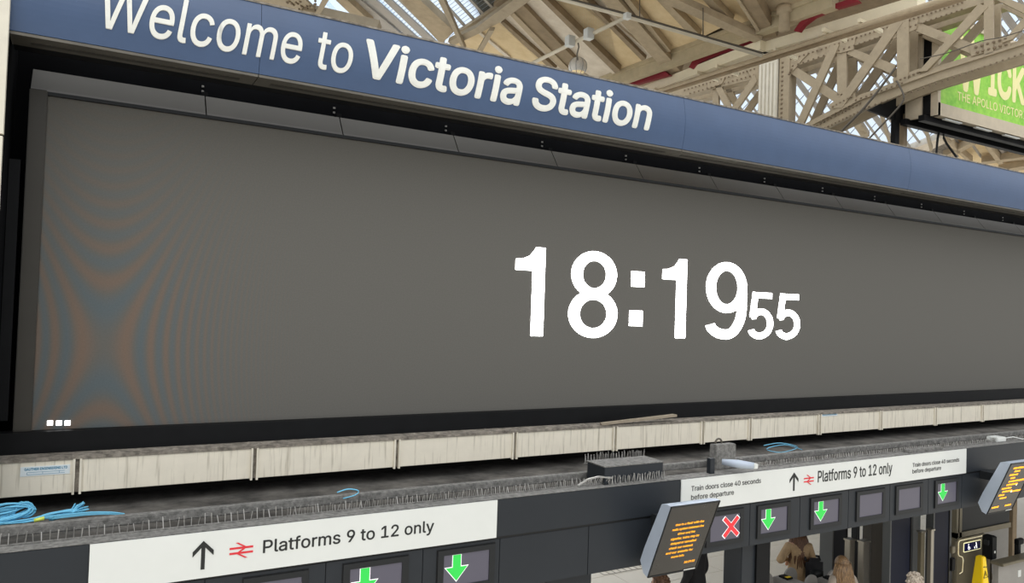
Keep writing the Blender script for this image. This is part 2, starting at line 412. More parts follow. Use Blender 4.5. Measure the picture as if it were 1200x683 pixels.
def numeral(ch):
    bm = bmesh.new(); sv, sh = .128, .112
    if ch == '1':
        bm.faces.new([bm.verts.new((*p, 0)) for p in ((.245, 0), (.38, 0), (.38, 1.0), (.275, 1.0), (.245, .90), (.245, .86))])
        bm.faces.new([bm.verts.new((*p, 0)) for p in ((.06, .735), (.245, .735), (.245, .90), (.275, 1.0), (.25, .955), (.21, .90), (.14, .865), (.06, .855))])
        return bm, .55
    def ring(cx, cy, rx, ry):
        n = 40; o = [bm.verts.new((*p, 0)) for p in poly_arc(cx, cy, rx, ry, 0, 360, n)[:-1]]
        i = [bm.verts.new((*p, 0)) for p in poly_arc(cx, cy, rx-sv, ry-sh, 0, 360, n)[:-1]]
        for k in range(n): bm.faces.new((o[k], o[(k+1) % n], i[(k+1) % n], i[k]))
    if ch == '8':
        ring(.30, .735, .265, .275); ring(.30, .27, .285, .282); return bm, .60
    if ch == '9':
        ring(.29, .675, .275, .335)
        pts = [(.501, .56)] + poly_arc(.29, .42, .211, .366, 8, -90, 22) + poly_arc(.29, .20, .21, .146, -90, -172, 12)
        wds = [sv if i < 10 else sv-(sv-.125)*min(1, (i-10)/8) for i in range(len(pts))]
        stroke(bm, [(.501, .68)]+pts, [sv]+wds); return bm, .60
    if ch == '5':
        stroke(bm, [(.125, .94), (.52, .94)], .12)
        stroke(bm, [(.165, 1.0), (.105, .46)], .125)
        stroke(bm, [(.09, .47), (.18, .485)], .10)
        pts = poly_arc(.29, .335, .205, .255, 135, -90, 30) + poly_arc(.29, .22, .21, .16, -90, -170, 12)
        stroke(bm, pts, [.13]*len(pts)); return bm, .60
    if ch in ':;':
        for y in ((.14,) if ch == ':' else (.62,)): bm.faces.new([bm.verts.new((*p, 0)) for p in ((.06, y), (.205, y), (.205, y+.185), (.06, y+.185))])
        return bm, .27
def place_num(ch, name, x0, x1, z0, hgt):
    bm, wd = numeral(ch); xs = [v.co.x for v in bm.verts]; a, b = min(xs), max(xs)
    for v in bm.verts: v.co = Vector((x0+(v.co.x-a)/(b-a)*(x1-x0), YS-.004, z0+v.co.y*hgt))
    bmesh.ops.solidify(bm, geom=list(bm.faces), thickness=0.003)
    return link(name, bm, M['led'], face)
zb = sum(zY(*p, YS) for p in ((636, 393), (697, 394.5), (802, 395.4), (860, 398)))/4
zt = sum(zY(*p, YS) for p in ((638.6, 291), (805, 304)))/2
for ch, l, r in (('1', 603, 637.5), ('8', 666.5, 724), (':', 738, 753.5), (';', 739, 754.5), ('1', 775.5, 804), ('9', 827, 875)):
    place_num(ch, 'clock_colon_dot' if ch in ':;' else 'clock_digit', xY(l, 345, YS), xY(r, 345, YS), zb, zt-zb)
zb2 = zY(905, 397.5, YS); zt2 = zY(905, 343.5, YS)
for l, r in ((877, 906), (909.5, 937.5)): place_num('5', 'clock_seconds_digit', xY(l, 370, YS), xY(r, 370, YS), zb2, zt2-zb2)
for a in (55, 65.5, 75.5):
    p, q = PY(a, 498.5, YS), PY(a+7.2, 492.5, YS)
    box('status_square', (p.x, YS-.006, p.z), (q.x, YS-.001, q.z), M['led'], face)

# ================================================================ blue welcome sign
BZ0, BZ1 = zr(.2945, YB), zr(.3862, YB)
BX0 = xY(10.5, 20, YB); BX1 = 26.5
bend = lambda z: -0.05*math.sin(math.pi*max(0, min(1, (z-BZ0)/(BZ1-BZ0))))
ws = thing('welcome_sign', 'long blue station sign reading Welcome to Victoria Station in white', 'sign', (8, YB, BZ0))
segs = [BX0, xY(303, 90, YB), xY(800, 150, YB), xY(1064, 200, YB), 18.4, BX1]
for a, b in zip(segs, segs[1:]):
    prof = [(YB+bend(BZ0+(BZ1-BZ0)*i/14), BZ0+(BZ1-BZ0)*i/14) for i in range(15)]
    pts = [(a+.002, y, z) for y, z in prof] + [(a+.002, YB+.14, BZ1), (a+.002, YB+.14, BZ0)]
    prism('sign_panel', pts, (b-a-.004, 0, 0), M['blue'], ws)
    box('soffit_trim', (a+.004, YB+.005, BZ0-.03), (b-.004, YB+.32, BZ0-.005), M['trim'], ws)
    box('soffit_strip_light', (a+.15, YB+.16, BZ0-.036), (b-.15, YB+.22, BZ0-.03), M['frame'], ws)
box('top_cap', (BX0, YB-.01, BZ1), (BX1, YB+.2, BZ1+.018), M['ledge'], ws)
box('back_box', (BX0, YB+.14, BZ0), (BX1, 8.2, BZ1-.15), M['black'], ws)
Wb = sum(zY(*p, YB) for p in ((123.5, 34.5), (147, 38.5), (441.8, 94.5), (400, 87.5)))/4
capW = zY(430, 46.7, YB)-zY(441.8, 94.5, YB)
text_on('word_lettering', 'Welcome', xY(121, 5, YB), xY(352.5, 62, YB), Wb, capW, YB, M['letter'], ws, bold=0.004, shear=0.18, thick=.012, bend=bend)
text_on('word_lettering', 'to', xY(370.5, 70, YB), xY(411.5, 72, YB), Wb, capW, YB, M['letter'], ws, bold=0.004, shear=0.18, thick=.012, bend=bend)
text_on('word_lettering', 'Victoria', xY(427.5, 60, YB), xY(609, 120, YB), Wb, capW, YB, M['letter'], ws, bold=0.019, shear=0.16, thick=.012, bend=bend)
text_on('word_lettering', 'Station', xY(621, 120, YB), xY(760.5, 140, YB), Wb, capW, YB, M['letter'], ws, bold=0.019, shear=0.16, thick=.012, bend=bend)

cp = struct(box('trim_1', (BX0-4, YB-.12, 0), (xY(9.0, 40, YB-.12), YB-.05, zY(4, 158, YB-.12)-.01), M['creampost']))
cp2 = struct(box('trim_2', (BX0-4, YB-.12, zY(4, 158, YB-.12)+.01), (xY(9.6, 40, YB-.12), YB-.05, H+4.4), M['creampost']))
struct(box('wall_left', (BX0-1.5, YB-.04, zr(-.1905, 8.0)+.031), (BX0-.02, 8.74, BZ0+.6), M['wallblack']))

# ================================================================ cream cladding below the screen
CZ1, CZ0 = zr(-.1905, YC), zr(-.2288, YC)
cl = thing('cream_cladding', 'long cream panelled beam with rust streaks below the big screen', 'beam', (8, YC, CZ0))
jp = [(90, 563), (298, 543), (465, 527), (603, 518), (720.5, 511), (823, 503), (878.5, 499), (960, 493), (1032, 489), (1096, 486), (1151, 482)]
cx = [xY(-240, 600, YC)] + [xY(*p, YC) for p in jp] + [xY(1213, 478, YC), xY(1265, 475, YC), xY(1310, 470, YC), 20.9, 22.3, 23.7, 25.1, 26.5]
for i, (a, b) in enumerate(zip(cx, cx[1:])):
    box('panel', (a+.035, YC, CZ0), (b-.035, YC+.04, CZ1), M['cream'], cl, .004)
for a in cx[1:-1]:
    bm = bmesh.new()
    for s in (-1, 1): add_box(bm, (a+s*.028-.010, YC-.022, CZ0-.015), (a+s*.028+.010, YC+.02, CZ1+.005))
    link('joint_flange', bm, M['cream'], cl); box('joint_back', (a-.03, YC+.015, CZ0), (a+.03, YC+.04, CZ1), M['ledge'], cl)
box('ledge', (cx[0], YC-.01, CZ1), (cx[-1], 8.24, CZ1+.03), M['ledge'], cl)
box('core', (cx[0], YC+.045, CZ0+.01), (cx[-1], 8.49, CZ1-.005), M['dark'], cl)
bm = bmesh.new()
for _ in range(70):
    x = random.uniform(cx[0], cx[6]); y = random.uniform(YC, 8.18); s = random.uniform(.006, .03)
    bmesh.ops.create_icosphere(bm, subdivisions=1, radius=s, matrix=Matrix.Translation((x, y, CZ1+.03)) @ Matrix.Diagonal((1.6, 1, .5, 1)))
o = link('debris', bm, M['ledge'], cl); o['kind'] = 'stuff'
# stickers
for k, (tl, br, lab) in enumerate((((24, 547.5), (81.5, 557), 'pale maker sticker with blue lettering at the left end of the cream beam'),
                                   ((963, 484.5), (981, 489), 'small pale blue sticker on the cream beam near the right end'))):
    p, q = PY(*tl, YC), PY(*br, YC); x0, x1 = p.x, q.x; z1 = zY(tl[0], tl[1], YC); z0 = z1-(.085 if k == 0 else .05)
    st = thing('maker_sticker', lab, 'sticker', (x0, YC, z0))
    sh_ = box('label_sheet', (x0, YC-.004, z0), (x1, YC-.0005, z1), M['sticker'], st)
    if k == 0:
        text_on('print', 'GAUTHER ENGINEERING LTD', x0+.03, x1-.02, z0+.05, .024, YC-.004, M['stickb'], sh_, bold=.03, thick=.001)
        bm = bmesh.new()
        for zz in (.012, .032): add_box(bm, (x0+.05, YC-.0052, z0+zz), (x1-.04, YC-.004, z0+zz+.003))
        for xx in (.05, .17, .30): add_box(bm, (x0+xx, YC-.0052, z0+.012), (x0+xx+.003, YC-.004, z0+.032))
        link('print_lines', bm, M['stickb'], sh_)
    else: text_on('print', 'ENGINEERING', x0+.02, x1-.02, z0+.015, .02, YC-.004, M['stickb'], sh_, bold=.03, thick=.001)
a, b = PZ(690, 493.5, CZ1+.045), PZ(770, 487.5, CZ1+.05)
o = prism('wood_offcut', [(a.x, YC-.02, CZ1+.031), (a.x+.02, YC+.05, CZ1+.031), (b.x, YC+.03, CZ1+.10), (b.x, YC-.06, CZ1+.10)], (0, 0, .03), M['wood'])
tag(o, 'loose weathered plank lying on the cream beam ledge', 'plank')
# deck between gantry and cladding
dk = struct(box('trim_3', (-4, 7.02, zr(-2.14/8, 8)), (27, 8.74, zr(-2.0/8, 8)), M['deckdust']))
struct(box('void_backing', (-4, 8.5, zr(-2.0/8, 8)), (27, 8.7, CZ0+.02), M['dark']))  # dark sheet standing in for the unlit void below the cladding

# ================================================================ gantry
GZ1, GZJ, GZ0 = zr(-.2905, YG), zr(-.3495, YG), zr(-.4302, YG)
GX0, GX1 = -3.0, 21.0
ga = thing('gateline_gantry', 'long charcoal gantry carrying signs and screens above the ticket gates', 'gantry', (6, YG, GZ0))
ux = [GX0, xY(104.5, 660, YG), xY(582, 600, YG), xY(797.7, 570, YG), xY(1131.5, 540, YG), xY(1250, 520, YG), GX1]
for a, b in zip(ux, ux[1:]): box('upper_fascia', (a+.003, YG, GZJ+.012), (b-.003, YG+.05, GZ1), M['char'], ga, .004)
box('core', (GX0, YG+.05, GZ0+.01), (GX1, 7.0, GZ1-.16), M['dark'], ga)  # dark colour deepens the shaded recess between ledge and cable tray
box('soffit_plate', (GX0, YG+.05, GZ0), (GX1, 7.0, GZ0+.01), M['charb'], ga)
box('joint_shadow_strip', (GX0, YG+.02, GZJ-.012), (GX1, YG+.05, GZJ+.012), M['seam'], ga)
box('dusty_top', (GX0, YG+.004, GZ1-.03), (GX1, YG+.2, GZ1+.004), M['dust'], ga)
box('cable_tray', (GX0, 6.98, zr(-.2725, 7.0)), (GX1, 7.08, zr(-.262, 7.0)), M['dust'], ga, .01)
# displays
DW, DH, SWD, SH = .385, .42, .285, .29
disp = [('none', 320, 678), ('arrow', 441, 676), ('arrow', 546, 664), ('cross', 851, 622), ('arrow', 907.5, 613), ('arrow', 968, 603.5), ('blank', 1020.3, 596), ('blank', 1066, 589), ('arrow', 1110, 582)]
dtx = {1: 'gate screen with green arrow, leftmost of the lit ones below the left sign', 2: 'gate screen with green down arrow under the right end of the left sign',
       3: 'gate screen showing a red cross beside the tilted amber display', 4: 'gate screen with green down arrow directly right of the red cross',
       5: 'gate screen with green arrow, left neighbour of the two blank screens', 6: 'blank pale grey gate screen, left one of the blank pair',
       7: 'blank lilac gate screen, right one of the blank pair', 8: 'gate screen with green arrow nearest the right tilted amber display',
       0: 'gate screen at far left with only its upper edge in view'}
left_e = [xY(a, b, YG) for a, b in ((285, 690), (402.3, 672), (513.3, 655), (828, 620), (887.7, 612), (950, 603), (1003.9, 596), (1050, 590), (1096, 582))]
right_e = [xY(a, b, YG) for a, b in ((361, 680), (478.7, 660), (580, 650), (871.6, 615), (926.5, 606), (986.5, 598), (1037.4, 590), (1081.6, 585), (1123.6, 578))]
DZ1 = GZJ-.048; 
mids = [GX0, left_e[0]-.3] + [(right_e[i]+left_e[i+1])/2 for i in range(2)] + [right_e[2]+.06, xY(690, 650, YG), left_e[3]-.06] + [(right_e[i]+left_e[i+1])/2 for i in range(3, 8)] + [right_e[8]+.1, xY(1165, 580, YG), xY(1260, 560, YG), GX1]
for a, b in zip(mids, mids[1:]): box('lower_fascia', (a+.0025, YG+.015, GZ0), (b-.0025, YG+.05, GZJ-.012), M['char'], ga, .003)
for i, (kind, _, _) in enumerate(disp):
    c = (left_e[i]+right_e[i])/2; wd = right_e[i]-left_e[i]; mg = .10*wd; iw = wd-2*mg
    a, b = c-wd/2, c+wd/2; z1 = DZ1; z0 = z1-.40
    d = thing('gate_display', dtx[i], 'screen', (c, YG, z0), 'screens over the ticket gates')
    bm = bmesh.new(); Yf = YG-.004
    for p, q in (((a, z0), (a+mg, z1)), ((b-mg, z0), (b, z1)), ((a+mg, z1-.05), (b-mg, z1)), ((a+mg, z0), (b-mg, z0+.05))):
        add_box(bm, (p[0], Yf, p[1]), (q[0], Yf+.04, q[1]))
    link('bezel', bm, M['charb'], d)
    bm = bmesh.new()
    for p, q in (((a-.007, z0-.007), (a, z1+.007)), ((b, z0-.007), (b+.007, z1+.007)), ((a, z1), (b, z1+.007)), ((a, z0-.007), (b, z0))):
        add_box(bm, (p[0], YG+.008, p[1]), (q[0], YG+.0155, q[1]))
    link('bezel_gap', bm, M['seam'], d)
    sp_ = box('screen_panel', (a+mg, Yf+.010, z0+.05), (b-mg, Yf+.03, z1-.05), M['lcd'], d)
    sx = a+.055+.115*(1 if kind == 'arrow' else 1); zc = (z0+z1)/2
    if kind == 'arrow':
        sx = a+mg+.285*iw; ar = lambda g: [(sx-.042-g, z1-.058+g*.2), (sx+.042+g, z1-.058+g*.2), (sx+.042+g, z1-.175+g), (sx+.115+2*g, z1-.175+g), (sx, z1-.305-g*1.6), (sx-.115-2*g, z1-.175+g), (sx-.042-g, z1-.175+g)]
        prism('arrow_outline', [(x, Yf+.0085, z) for x, z in ar(.007)], (0, .002, 0), M['outline'], sp_)
        prism('arrow_symbol', [(x, Yf+.006, z) for x, z in ar(0)], (0, .0025, 0), M['arrow'], sp_)
    if kind == 'cross':
        sx = a+mg+.70*iw
        for nm, g, y, m in (('cross_outline', .044, Yf+.0085, M['outline']), ('cross_symbol', .036, Yf+.006, M['cross'])):
            L_ = .118+(g-.036); k = g*1.1
            pts = [(0, k), (L_*.80, L_+.0+k*.2), (L_*.80+k, L_-k*.7+.0), (k*.9, 0), (L_*.80+k, -L_+k*.7), (L_*.80, -L_-k*.2), (0, -k), (-L_*.80, -L_-k*.2), (-L_*.80-k, -L_+k*.7), (-k*.9, 0), (-L_*.80-k, L_-k*.7), (-L_*.80, L_+k*.2)]
            prism(nm, [(sx+x, y, zc+z) for x, z in pts], (0, .002, 0), m, sp_)
# pillars of the gantry
for l, r, y in ((640, 693, 680), (869, 908, 660)):
    xa, xb = xY(l, y, YG+.12), xY(r, y, YG+.12)
    box('pillar', (xa, YG+.12, 0), (xb-.14 if r == 908 else xb, YG+.42, GZ0+.02), M['char'], ga, .006)
xa, xb = xY(886, 660, YG+.1), xY(908, 660, YG+.1)
box('pillar_dark_slab', (xa, YG+.09, 0), (xb-.1, YG+.118, GZ0+.01), M['black'], ga)  # black slab added to make this part of the pillar front darker
# ================================================================ white signs on the gantry
def rail_logo(x0, x1, zc, h, Y, parent):
    wd = x1-x0; t = h*.125
    bm = bmesh.new()
    for s in (1, -1):
        z = zc+s*h*.16
        add_box(bm, (x0, Y-.003, z-t*.5), (x1, Y, z+t*.5))
    def bar(p, q):
        add_prism(bm, [(p[0]-t*.55, Y-.0042, p[1]), (p[0]+t*.75, Y-.0042, p[1]), (q[0]+t*.75, Y-.0042, q[1]), (q[0]-t*.55, Y-.0042, q[1])], (0, .0042, 0))
    m = (x0+x1)/2
    bar((m-wd*.2, zc+h*.5), (m+wd*.2, zc+h*.16)); bar((m+wd*.17, zc+h*.16), (m-wd*.17, zc-h*.16)); bar((m-wd*.2, zc-h*.16), (m+wd*.2, zc-h*.5))
    return link('rail_emblem', bm, M['red'], parent)
def up_arrow(xc, z0, z1, Y, parent):
    w_ = (z1-z0)*.36; t = (z1-z0)*.068; bm = bmesh.new()
    add_box(bm, (xc-t, Y-.003, z0), (xc+t, Y, z1-t))
    for s in (-1, 1):
        yy = Y-.004-(.001 if s > 0 else 0); add_prism(bm, [(xc, yy, z1+t*.6), (xc, yy, z1-2.0*t), (xc+s*w_, yy, z1-w_*1.02-2.2*t), (xc+s*w_, yy, z1-w_*1.02+.5*t)], (0, Y-yy, 0))
    return link('up_arrow', bm, M['ink'], parent)
YW = YG-.012
def sign_board(lab, xl, xr):
    s = thing('platform_sign', lab, 'sign', ((xl+xr)/2, YG, GZJ+.012), 'white platform signs on the gantry')
    return box('board', (xl, YW, GZJ+.012), (xr, YG-.0005, GZ1-.002), M['white'], s)
SL = sign_board('white sign reading Platforms 9 to 12 only at the left of the gantry', ux[1], ux[2])
zc = lambda px, py: zY(px, py, YW)
up_arrow(xY(238, 650, YW), zc(238, 667), zc(238, 635), YW, SL)
rail_logo(xY(269, 645, YW), xY(296.5, 645, YW), zc(283, 644.5), .13, YW, SL)
tb = (zc(310, 646.5)+zc(440, 631.5)+zc(490, 626))/3
text_on('sign_word', 'Platforms 9 to 12 only', xY(308.3, 640, YW), xY(508.5, 620, YW), tb, zc(311, 631.5)-zc(311, 646.5), YW, M['ink'], SL, bold=.010, thick=.003)
SR = sign_board('white platform sign with door closing notes at the right of the gantry', ux[3], ux[4])
up_arrow(xY(930.3, 565, YW), zc(930, 575), zc(930, 554.5), YW, SR)
rail_logo(xY(942, 562, YW), xY(953.5, 562, YW), zc(948, 562), .13, YW, SR)
text_on('sign_word', 'Platforms 9 to 12 only', xY(958.3, 560, YW), xY(1045.4, 555, YW), zc(960, 565), zc(960, 551.5)-zc(960, 565), YW, M['ink'], SR, bold=.010, thick=.003)
for l, r, y1, y2 in ((810, 891.5, (810, 575.5), (810, 585.8)), (1069.3, 1124, (1070, 547.3), (1070, 554.6))):
    cap = .058; x0, x1 = xY(l, y1[1], YW), xY(r, y1[1]-8, YW)
    text_on('door_note_word', 'Train doors close 40 seconds', x0, x1, zc(*y1), cap, YW, M['ink'], SR, bold=.007, thick=.003)
    text_on('door_note_word', 'before departure', x0, x0+(x1-x0)*.60, zc(*y2), cap, YW, M['ink'], SR, bold=.007, thick=.003)

# ================================================================ tilted amber displays
def amber_display(lab, tl, bl, wd, back, lines, blocks):
    Xd = PY(bl[0], bl[1], 6.28).x
    pt, pb = PX(tl[0], tl[1], Xd), PX(bl[0], bl[1], Xd)
    d = thing('departure_display', lab, 'display', (Xd+wd/2, pb.y, pb.z), 'tilted amber displays')
    v = (pt-pb); n = Vector((0, v.z, -v.y)).normalized()   # n points away from the reader
    if n.y < 0: n = -n
    P = lambda x, s, off=0.0: Vector((Xd+x, pb.y, pb.z)) + v*s + n*off
    side = [P(0, 0), P(0, 1), P(0, .985, .05), P(0, .93, .13), P(0, .30, .17), P(0, .10, .17), P(0, .0, .07)]
    prism('housing', side, (wd, 0, 0), M['housing'], d)
    bm = bmesh.new()
    for a, b, s0, s1 in ((0, wd, .985, 1.0), (0, wd, 0, .015), (0, .012, 0, 1), (wd-.012, wd, 0, 1)):
        add_prism(bm, [P(a, s0, -.012), P(b, s0, -.012), P(b, s1, -.012), P(a, s1, -.012)], n*.014)
    link('front_rim', bm, M['charb'], d)
    add = bmesh.new(); add_prism(add, [P(.012, .015, -.006), P(wd-.012, .015, -.006), P(wd-.012, .985, -.006), P(.012, .985, -.006)], n*.006); fg_ = link('front_glass', add, M['glassface'], d)
    hv = v.length
    for body, x0, x1, s in lines:
        me = glyphs(body, 0, 0, .5); xs = [q.co.x for q in me.vertices]; a, b = min(xs), max(xs)
        for q in me.vertices: q.co = P(wd*(x0+(q.co.x-a)/(b-a)*(x1-x0)), s+q.co.y/cap_height()*.030, -.008 if q.co.z > 0 else -.006)
        me.materials.append(M['amber']); linkme('amber_line', me, fg_)
    for x0, x1, s, m in blocks:
        bm = bmesh.new(); x = x0
        while x < x1:
            g = random.uniform(.020, .045)
            add_prism(bm, [P(wd*x, s, -.008), P(wd*min(x+g, x1), s, -.008), P(wd*min(x+g, x1), s+.028+random.uniform(0, .01), -.008), P(wd*x, s+.03, -.008)], n*.002)
            x += g+.010
        link('amber_line', bm, M[m], fg_)
    tag_ = bmesh.new(); add_prism(tag_, [P(wd*.72, .015, -.013), P(wd*.96, .015, -.013), P(wd*.96, .03, -.013), P(wd*.72, .03, -.013)], n*.002); link('maker_plate', tag_, M['white'], d)
    # bracket back to the gantry
    c = P(wd*.5, .6, .1); box('wall_bracket', (c.x-.12, c.y, c.z-.06), (c.x+.12, YG+.016, c.z+.06), M['charb'], d)
    return d
Ls = ['due to a fault with the', 'radio system between the', 'driver and the', 'signaller, trains may be', 'delayed or cancelled', 'check our network', 'and our website for', 'more info']
rows = [(Ls[0], .22, .80), (Ls[1], .19, .83), (Ls[2], .33, .68), (Ls[3], .22, .80), (Ls[4], .25, .77), (Ls[5], .25, .74), (Ls[6], .22, .77), (Ls[7], .36, .62)]
tlx = (786.2, 593.6); blx = (758.3, 676.5)
wdl = PY(815, 666.7, PX(*blx, PY(*blx, 6.28).x).y).x - PY(*blx, 6.28).x
amber_display('tilted amber dot matrix display with a centred notice beside the red cross screen', tlx, blx, wdl, .2,
    [(t, a, b, .715-i*.068) for i, (t, a, b) in enumerate(rows)] + [('18:19:55', .68, .90, .125)], [])
bl_ = []
for i, (a, b) in enumerate(((.20, .62), (.30, .52), (.17, .50), (.27, .45), (.26, .80), (.24, .68), (.12, .50), (.20, .58), (.12, .34), (.22, .48))): bl_.append((a, b, .88-i*.066, 'amber'))
bl_ += [(.08, .34, .11, 'amber'), (.60, .84, .11, 'amber'), (.62, .95, .40, 'amber'), (.55, .60, .40, 'amberw'), (.64, .68, .53, 'amberw'), (.70, .95, .62, 'amber')]
amber_display('tilted amber dot matrix display at the right end of the gantry', (1184.5, 543), (1155.8, 602.6), wdl, .2, [], bl_)

# ================================================================ bird spikes, box, luminaire, cables on the gantry top
def spike_strip(name, lab, x0, x1, y, z, step, h, par=None):
    s = thing(name, lab, 'bird spikes', ((x0+x1)/2, y, z), 'bird spike strips on the gantry') if par is None else par
    bm = bmesh.new(); x = x0
    while x < x1:
        for k in (-1, 1):
            dx = random.uniform(-.012, .012); hh = h*random.uniform(.75, 1.1)
            add_tube(bm, [(x, y, z), (x+dx, y+k*random.uniform(.0, .02), z+hh)], .0042, 3)
            x += step/2
    o = link('spike_wires', bm, M['spike'], s); o['kind'] = 'stuff'
    box('strip_base', (x0, y-.015, z-.008), (x1, y+.015, z+.002), M['dust'], s)
    return s
zd = GZ1+.006
xa, xb, xc_ = xY(-20, 630, YG+.17), xY(330, 600, YG+.17), xY(700, 560, YG+.17)
spike_strip('bird_spike_strip', 'row of upright bird spikes above the left end of the left sign', xa, xb, YG+.165, zd+.006, .105, .085)
spike_strip('bird_spike_strip', 'row of dense bird spikes between the left sign and the dark box', xb+.05, xc_, YG+.165, zd+.006, .05, .07)
spike_strip('bird_spike_strip', 'row of dense bird spikes above the right platform sign', xY(885, 550, YG+.17), xY(1290, 505, YG+.17), YG+.165, zd+.006, .05, .06)
# box
bx = thing('spiked_box', 'dark junction box with dusty lid and bird spikes on the gantry', 'box', (xY(740, 550, YG+.2), YG+.2, zd))
x0, x1 = xY(708.5, 555, YG+.09), xY(777, 550, YG+.09)
zt_ = zY(777, 541.5, YG+.09)
box('body', (x0, YG+.09, zd-.002), (x1, YG+.42, zt_), M['char'], bx, .005)
box('lid', (x0-.005, YG+.085, zt_), (x1+.005, YG+.43, zt_+.012), M['dust'], bx)
spike_strip('', '', x0+.05, x1, YG+.07, zd+.006, .035, .09, bx)
spike_strip('', '', x0, x1+.02, YG+.47, zt_-.03, .04, .11, bx)
bm = bmesh.new()
for k in range(18):
    a = k/17; add_tube(bm, [(x0-.32+a*.36, YG+.10, zd+.01), (x0-.30+a*.36, YG+.09+.02*math.sin(k), zd+.05+.04*math.sin(a*3))], .003, 3)
add_tube(bm, [(x0-.34, YG+.1, zd+.02), (x0-.22, YG+.1, zd+.075), (x0-.06, YG+.11, zd+.09), (x0+.1, YG+.08, zd+.07)], .012, 5)
o = link('bent_spike_strip', bm, M['spike'], bx); o['kind'] = 'stuff'
# floodlight
lx = xY(848, 545, YG+.2)
fl_ = thing('strip_floodlight', 'white strip floodlight on a galvanised bracket above the right sign', 'floodlight', (lx, YG+.15, zd))
box('bracket_post', (xY(831, 550, YG+.1), YG+.08, zd), (xY(836, 550, YG+.1), YG+.14, zY(833, 537, YG+.1)), M['char'], fl_)
box('gear_box', (xY(834, 530, YG+.3), YG+.22, zd), (xY(857, 530, YG+.3), YG+.34, zY(846, 520, YG+.28)), M['dust'], fl_, .008)
a, b = PY(846, 541, YG+.12), PY(884, 546, YG-.16)
tube('lamp_body', [a, a.lerp(b, .5), b], [.035, .05, .04], M['housing'], fl_, 10)
c = PY(842, 520, YG+.28)
tube('lifting_hook', [c+Vector((.055*math.cos(t), 0, .06*math.sin(t)+.005)) for t in [math.pi*i/8 for i in range(9)]], .012, M['tubed'], fl_, 6)
box('end_cap', b-Vector((.03, .03, .03)), b+Vector((.035, .03, .03)), M['white'], fl_, .006)
spike_strip('', '', lx+.10, lx+.32, YG+.30, zd+.03, .04, .09, fl_)
# small junction and cable bits on right
jb = thing('cable_junction', 'small white junction box with loose wires on the gantry at far right', 'junction box', (xY(1170, 515, YG+.2), YG+.2, zd))
x0 = xY(1163, 515, YG+.2)
box('box_body', (x0, YG+.12, zd), (x0+.26, YG+.3, zd+.075), M['white'], jb, .01)
tube('loose_wire', [(x0+.24, YG+.14, zd+.05), (x0+.42, YG+.10, zd+.07), (x0+.62, YG+.06, zd+.03), (x0+.8, YG+.1, zd+.02)], .008, M['white'], jb)
pt = tag(box('flat_conduit_cover', (xY(1062, 525, YG+.1), YG+.06, zd-.002), (xY(1102, 520, YG+.1), YG+.16, zd+.04), M['dust'], None, .006), 'grey flat conduit cover lying on the gantry top', 'conduit cover')
# blue cables
def loop(bm, pts, r=.006): 
    out = []
    n = len(pts)
    for i in range(n-1):
        p0, p1, p2, p3 = pts[max(i-1, 0)], pts[i], pts[i+1], pts[min(i+2, n-1)]
        for t in (0, .25, .5, .75):
            out.append(.5*((2*p1)+(-p0+p2)*t+(2*p0-5*p1+4*p2-p3)*t*t+(-p0+3*p1-3*p2+p3)*t**3))
    out.append(pts[-1]); add_tube(bm, out, r, 5)
YK = 7.62; zdeck = zr(-2.0/8, 8)
cbx = thing('blue_cable_bundle', 'tangled coil of bright blue cables lying at the far left', 'cables', PY(60, 600, YK))
bm = bmesh.new()
for k in range(34):
    j = lambda s: Vector((random.uniform(-s, s), random.uniform(-s, s)*2, random.uniform(-s, s)*.8))
    t = k/33
    pts = [PY(-60, 618-10*t, YK)+j(.03), PY(8, 606-15*t, YK)+j(.02), PY(24+14*t, 589+5*t, YK)+j(.02), PY(36, 594+9*t, YK-.03)+j(.02), PY(8, 610-4*t, YK-.05)+j(.02), PY(-60, 622, YK-.05)+j(.02)]
    loop(bm, pts, .0055)
for k in range(34):
    t = k/33
    j = lambda s: Vector((random.uniform(-s, s), random.uniform(-s, s)*2, random.uniform(-s, s)*.5))
    pts = [PY(-60, 616+6*t, YK-.1)+j(.02), PY(30, 612-3*t, YK-.08)+j(.015), PY(60, 606-4*t, YK-.08)+j(.012), PY(82, 602-4*t, YK-.05)+j(.02), PY(90+14*random.random(), 588+14*t, YK)+j(.03), PY(84, 600, YK+.05)+j(.02), PY(60, 608, YK)+j(.02)]
    loop(bm, pts, .0055)
for k in range(4):
    loop(bm, [PY(60, 605+k, YK-.1), PY(100, 600.5+k, YK-.1), PY(128, 600+k*.8, YK-.1), PY(146, 602+k*.5, YK-.12)], .006)
o = link('cable_loops', bm, M['cable'], cbx, True); o['kind'] = 'stuff'
tube('tape_band', [PY(40, 610, YK-.13), PY(52, 607, YK-.13)], .016, M['cabley'], cbx)
for nm, pts, m, lab in (('blue_wire', [(395, 577), (408, 573), (420, 575), (416, 580), (402, 584)], 'cable', 'short loose loop of thin blue wire above the left sign'),
                        ('teal_wire', [(895, 522), (915, 519), (935, 524), (915, 530), (898, 526), (920, 521), (940, 527)], 'cable', 'loose teal wire coil on the deck above the right sign')):
    bm = bmesh.new(); yy = YG+.3 if nm == 'blue_wire' else 7.7
    loop(bm, [PY(a, b, yy) for a, b in pts], .006); o = link(nm, bm, M[m], None, True); tag(o, lab, 'wire')

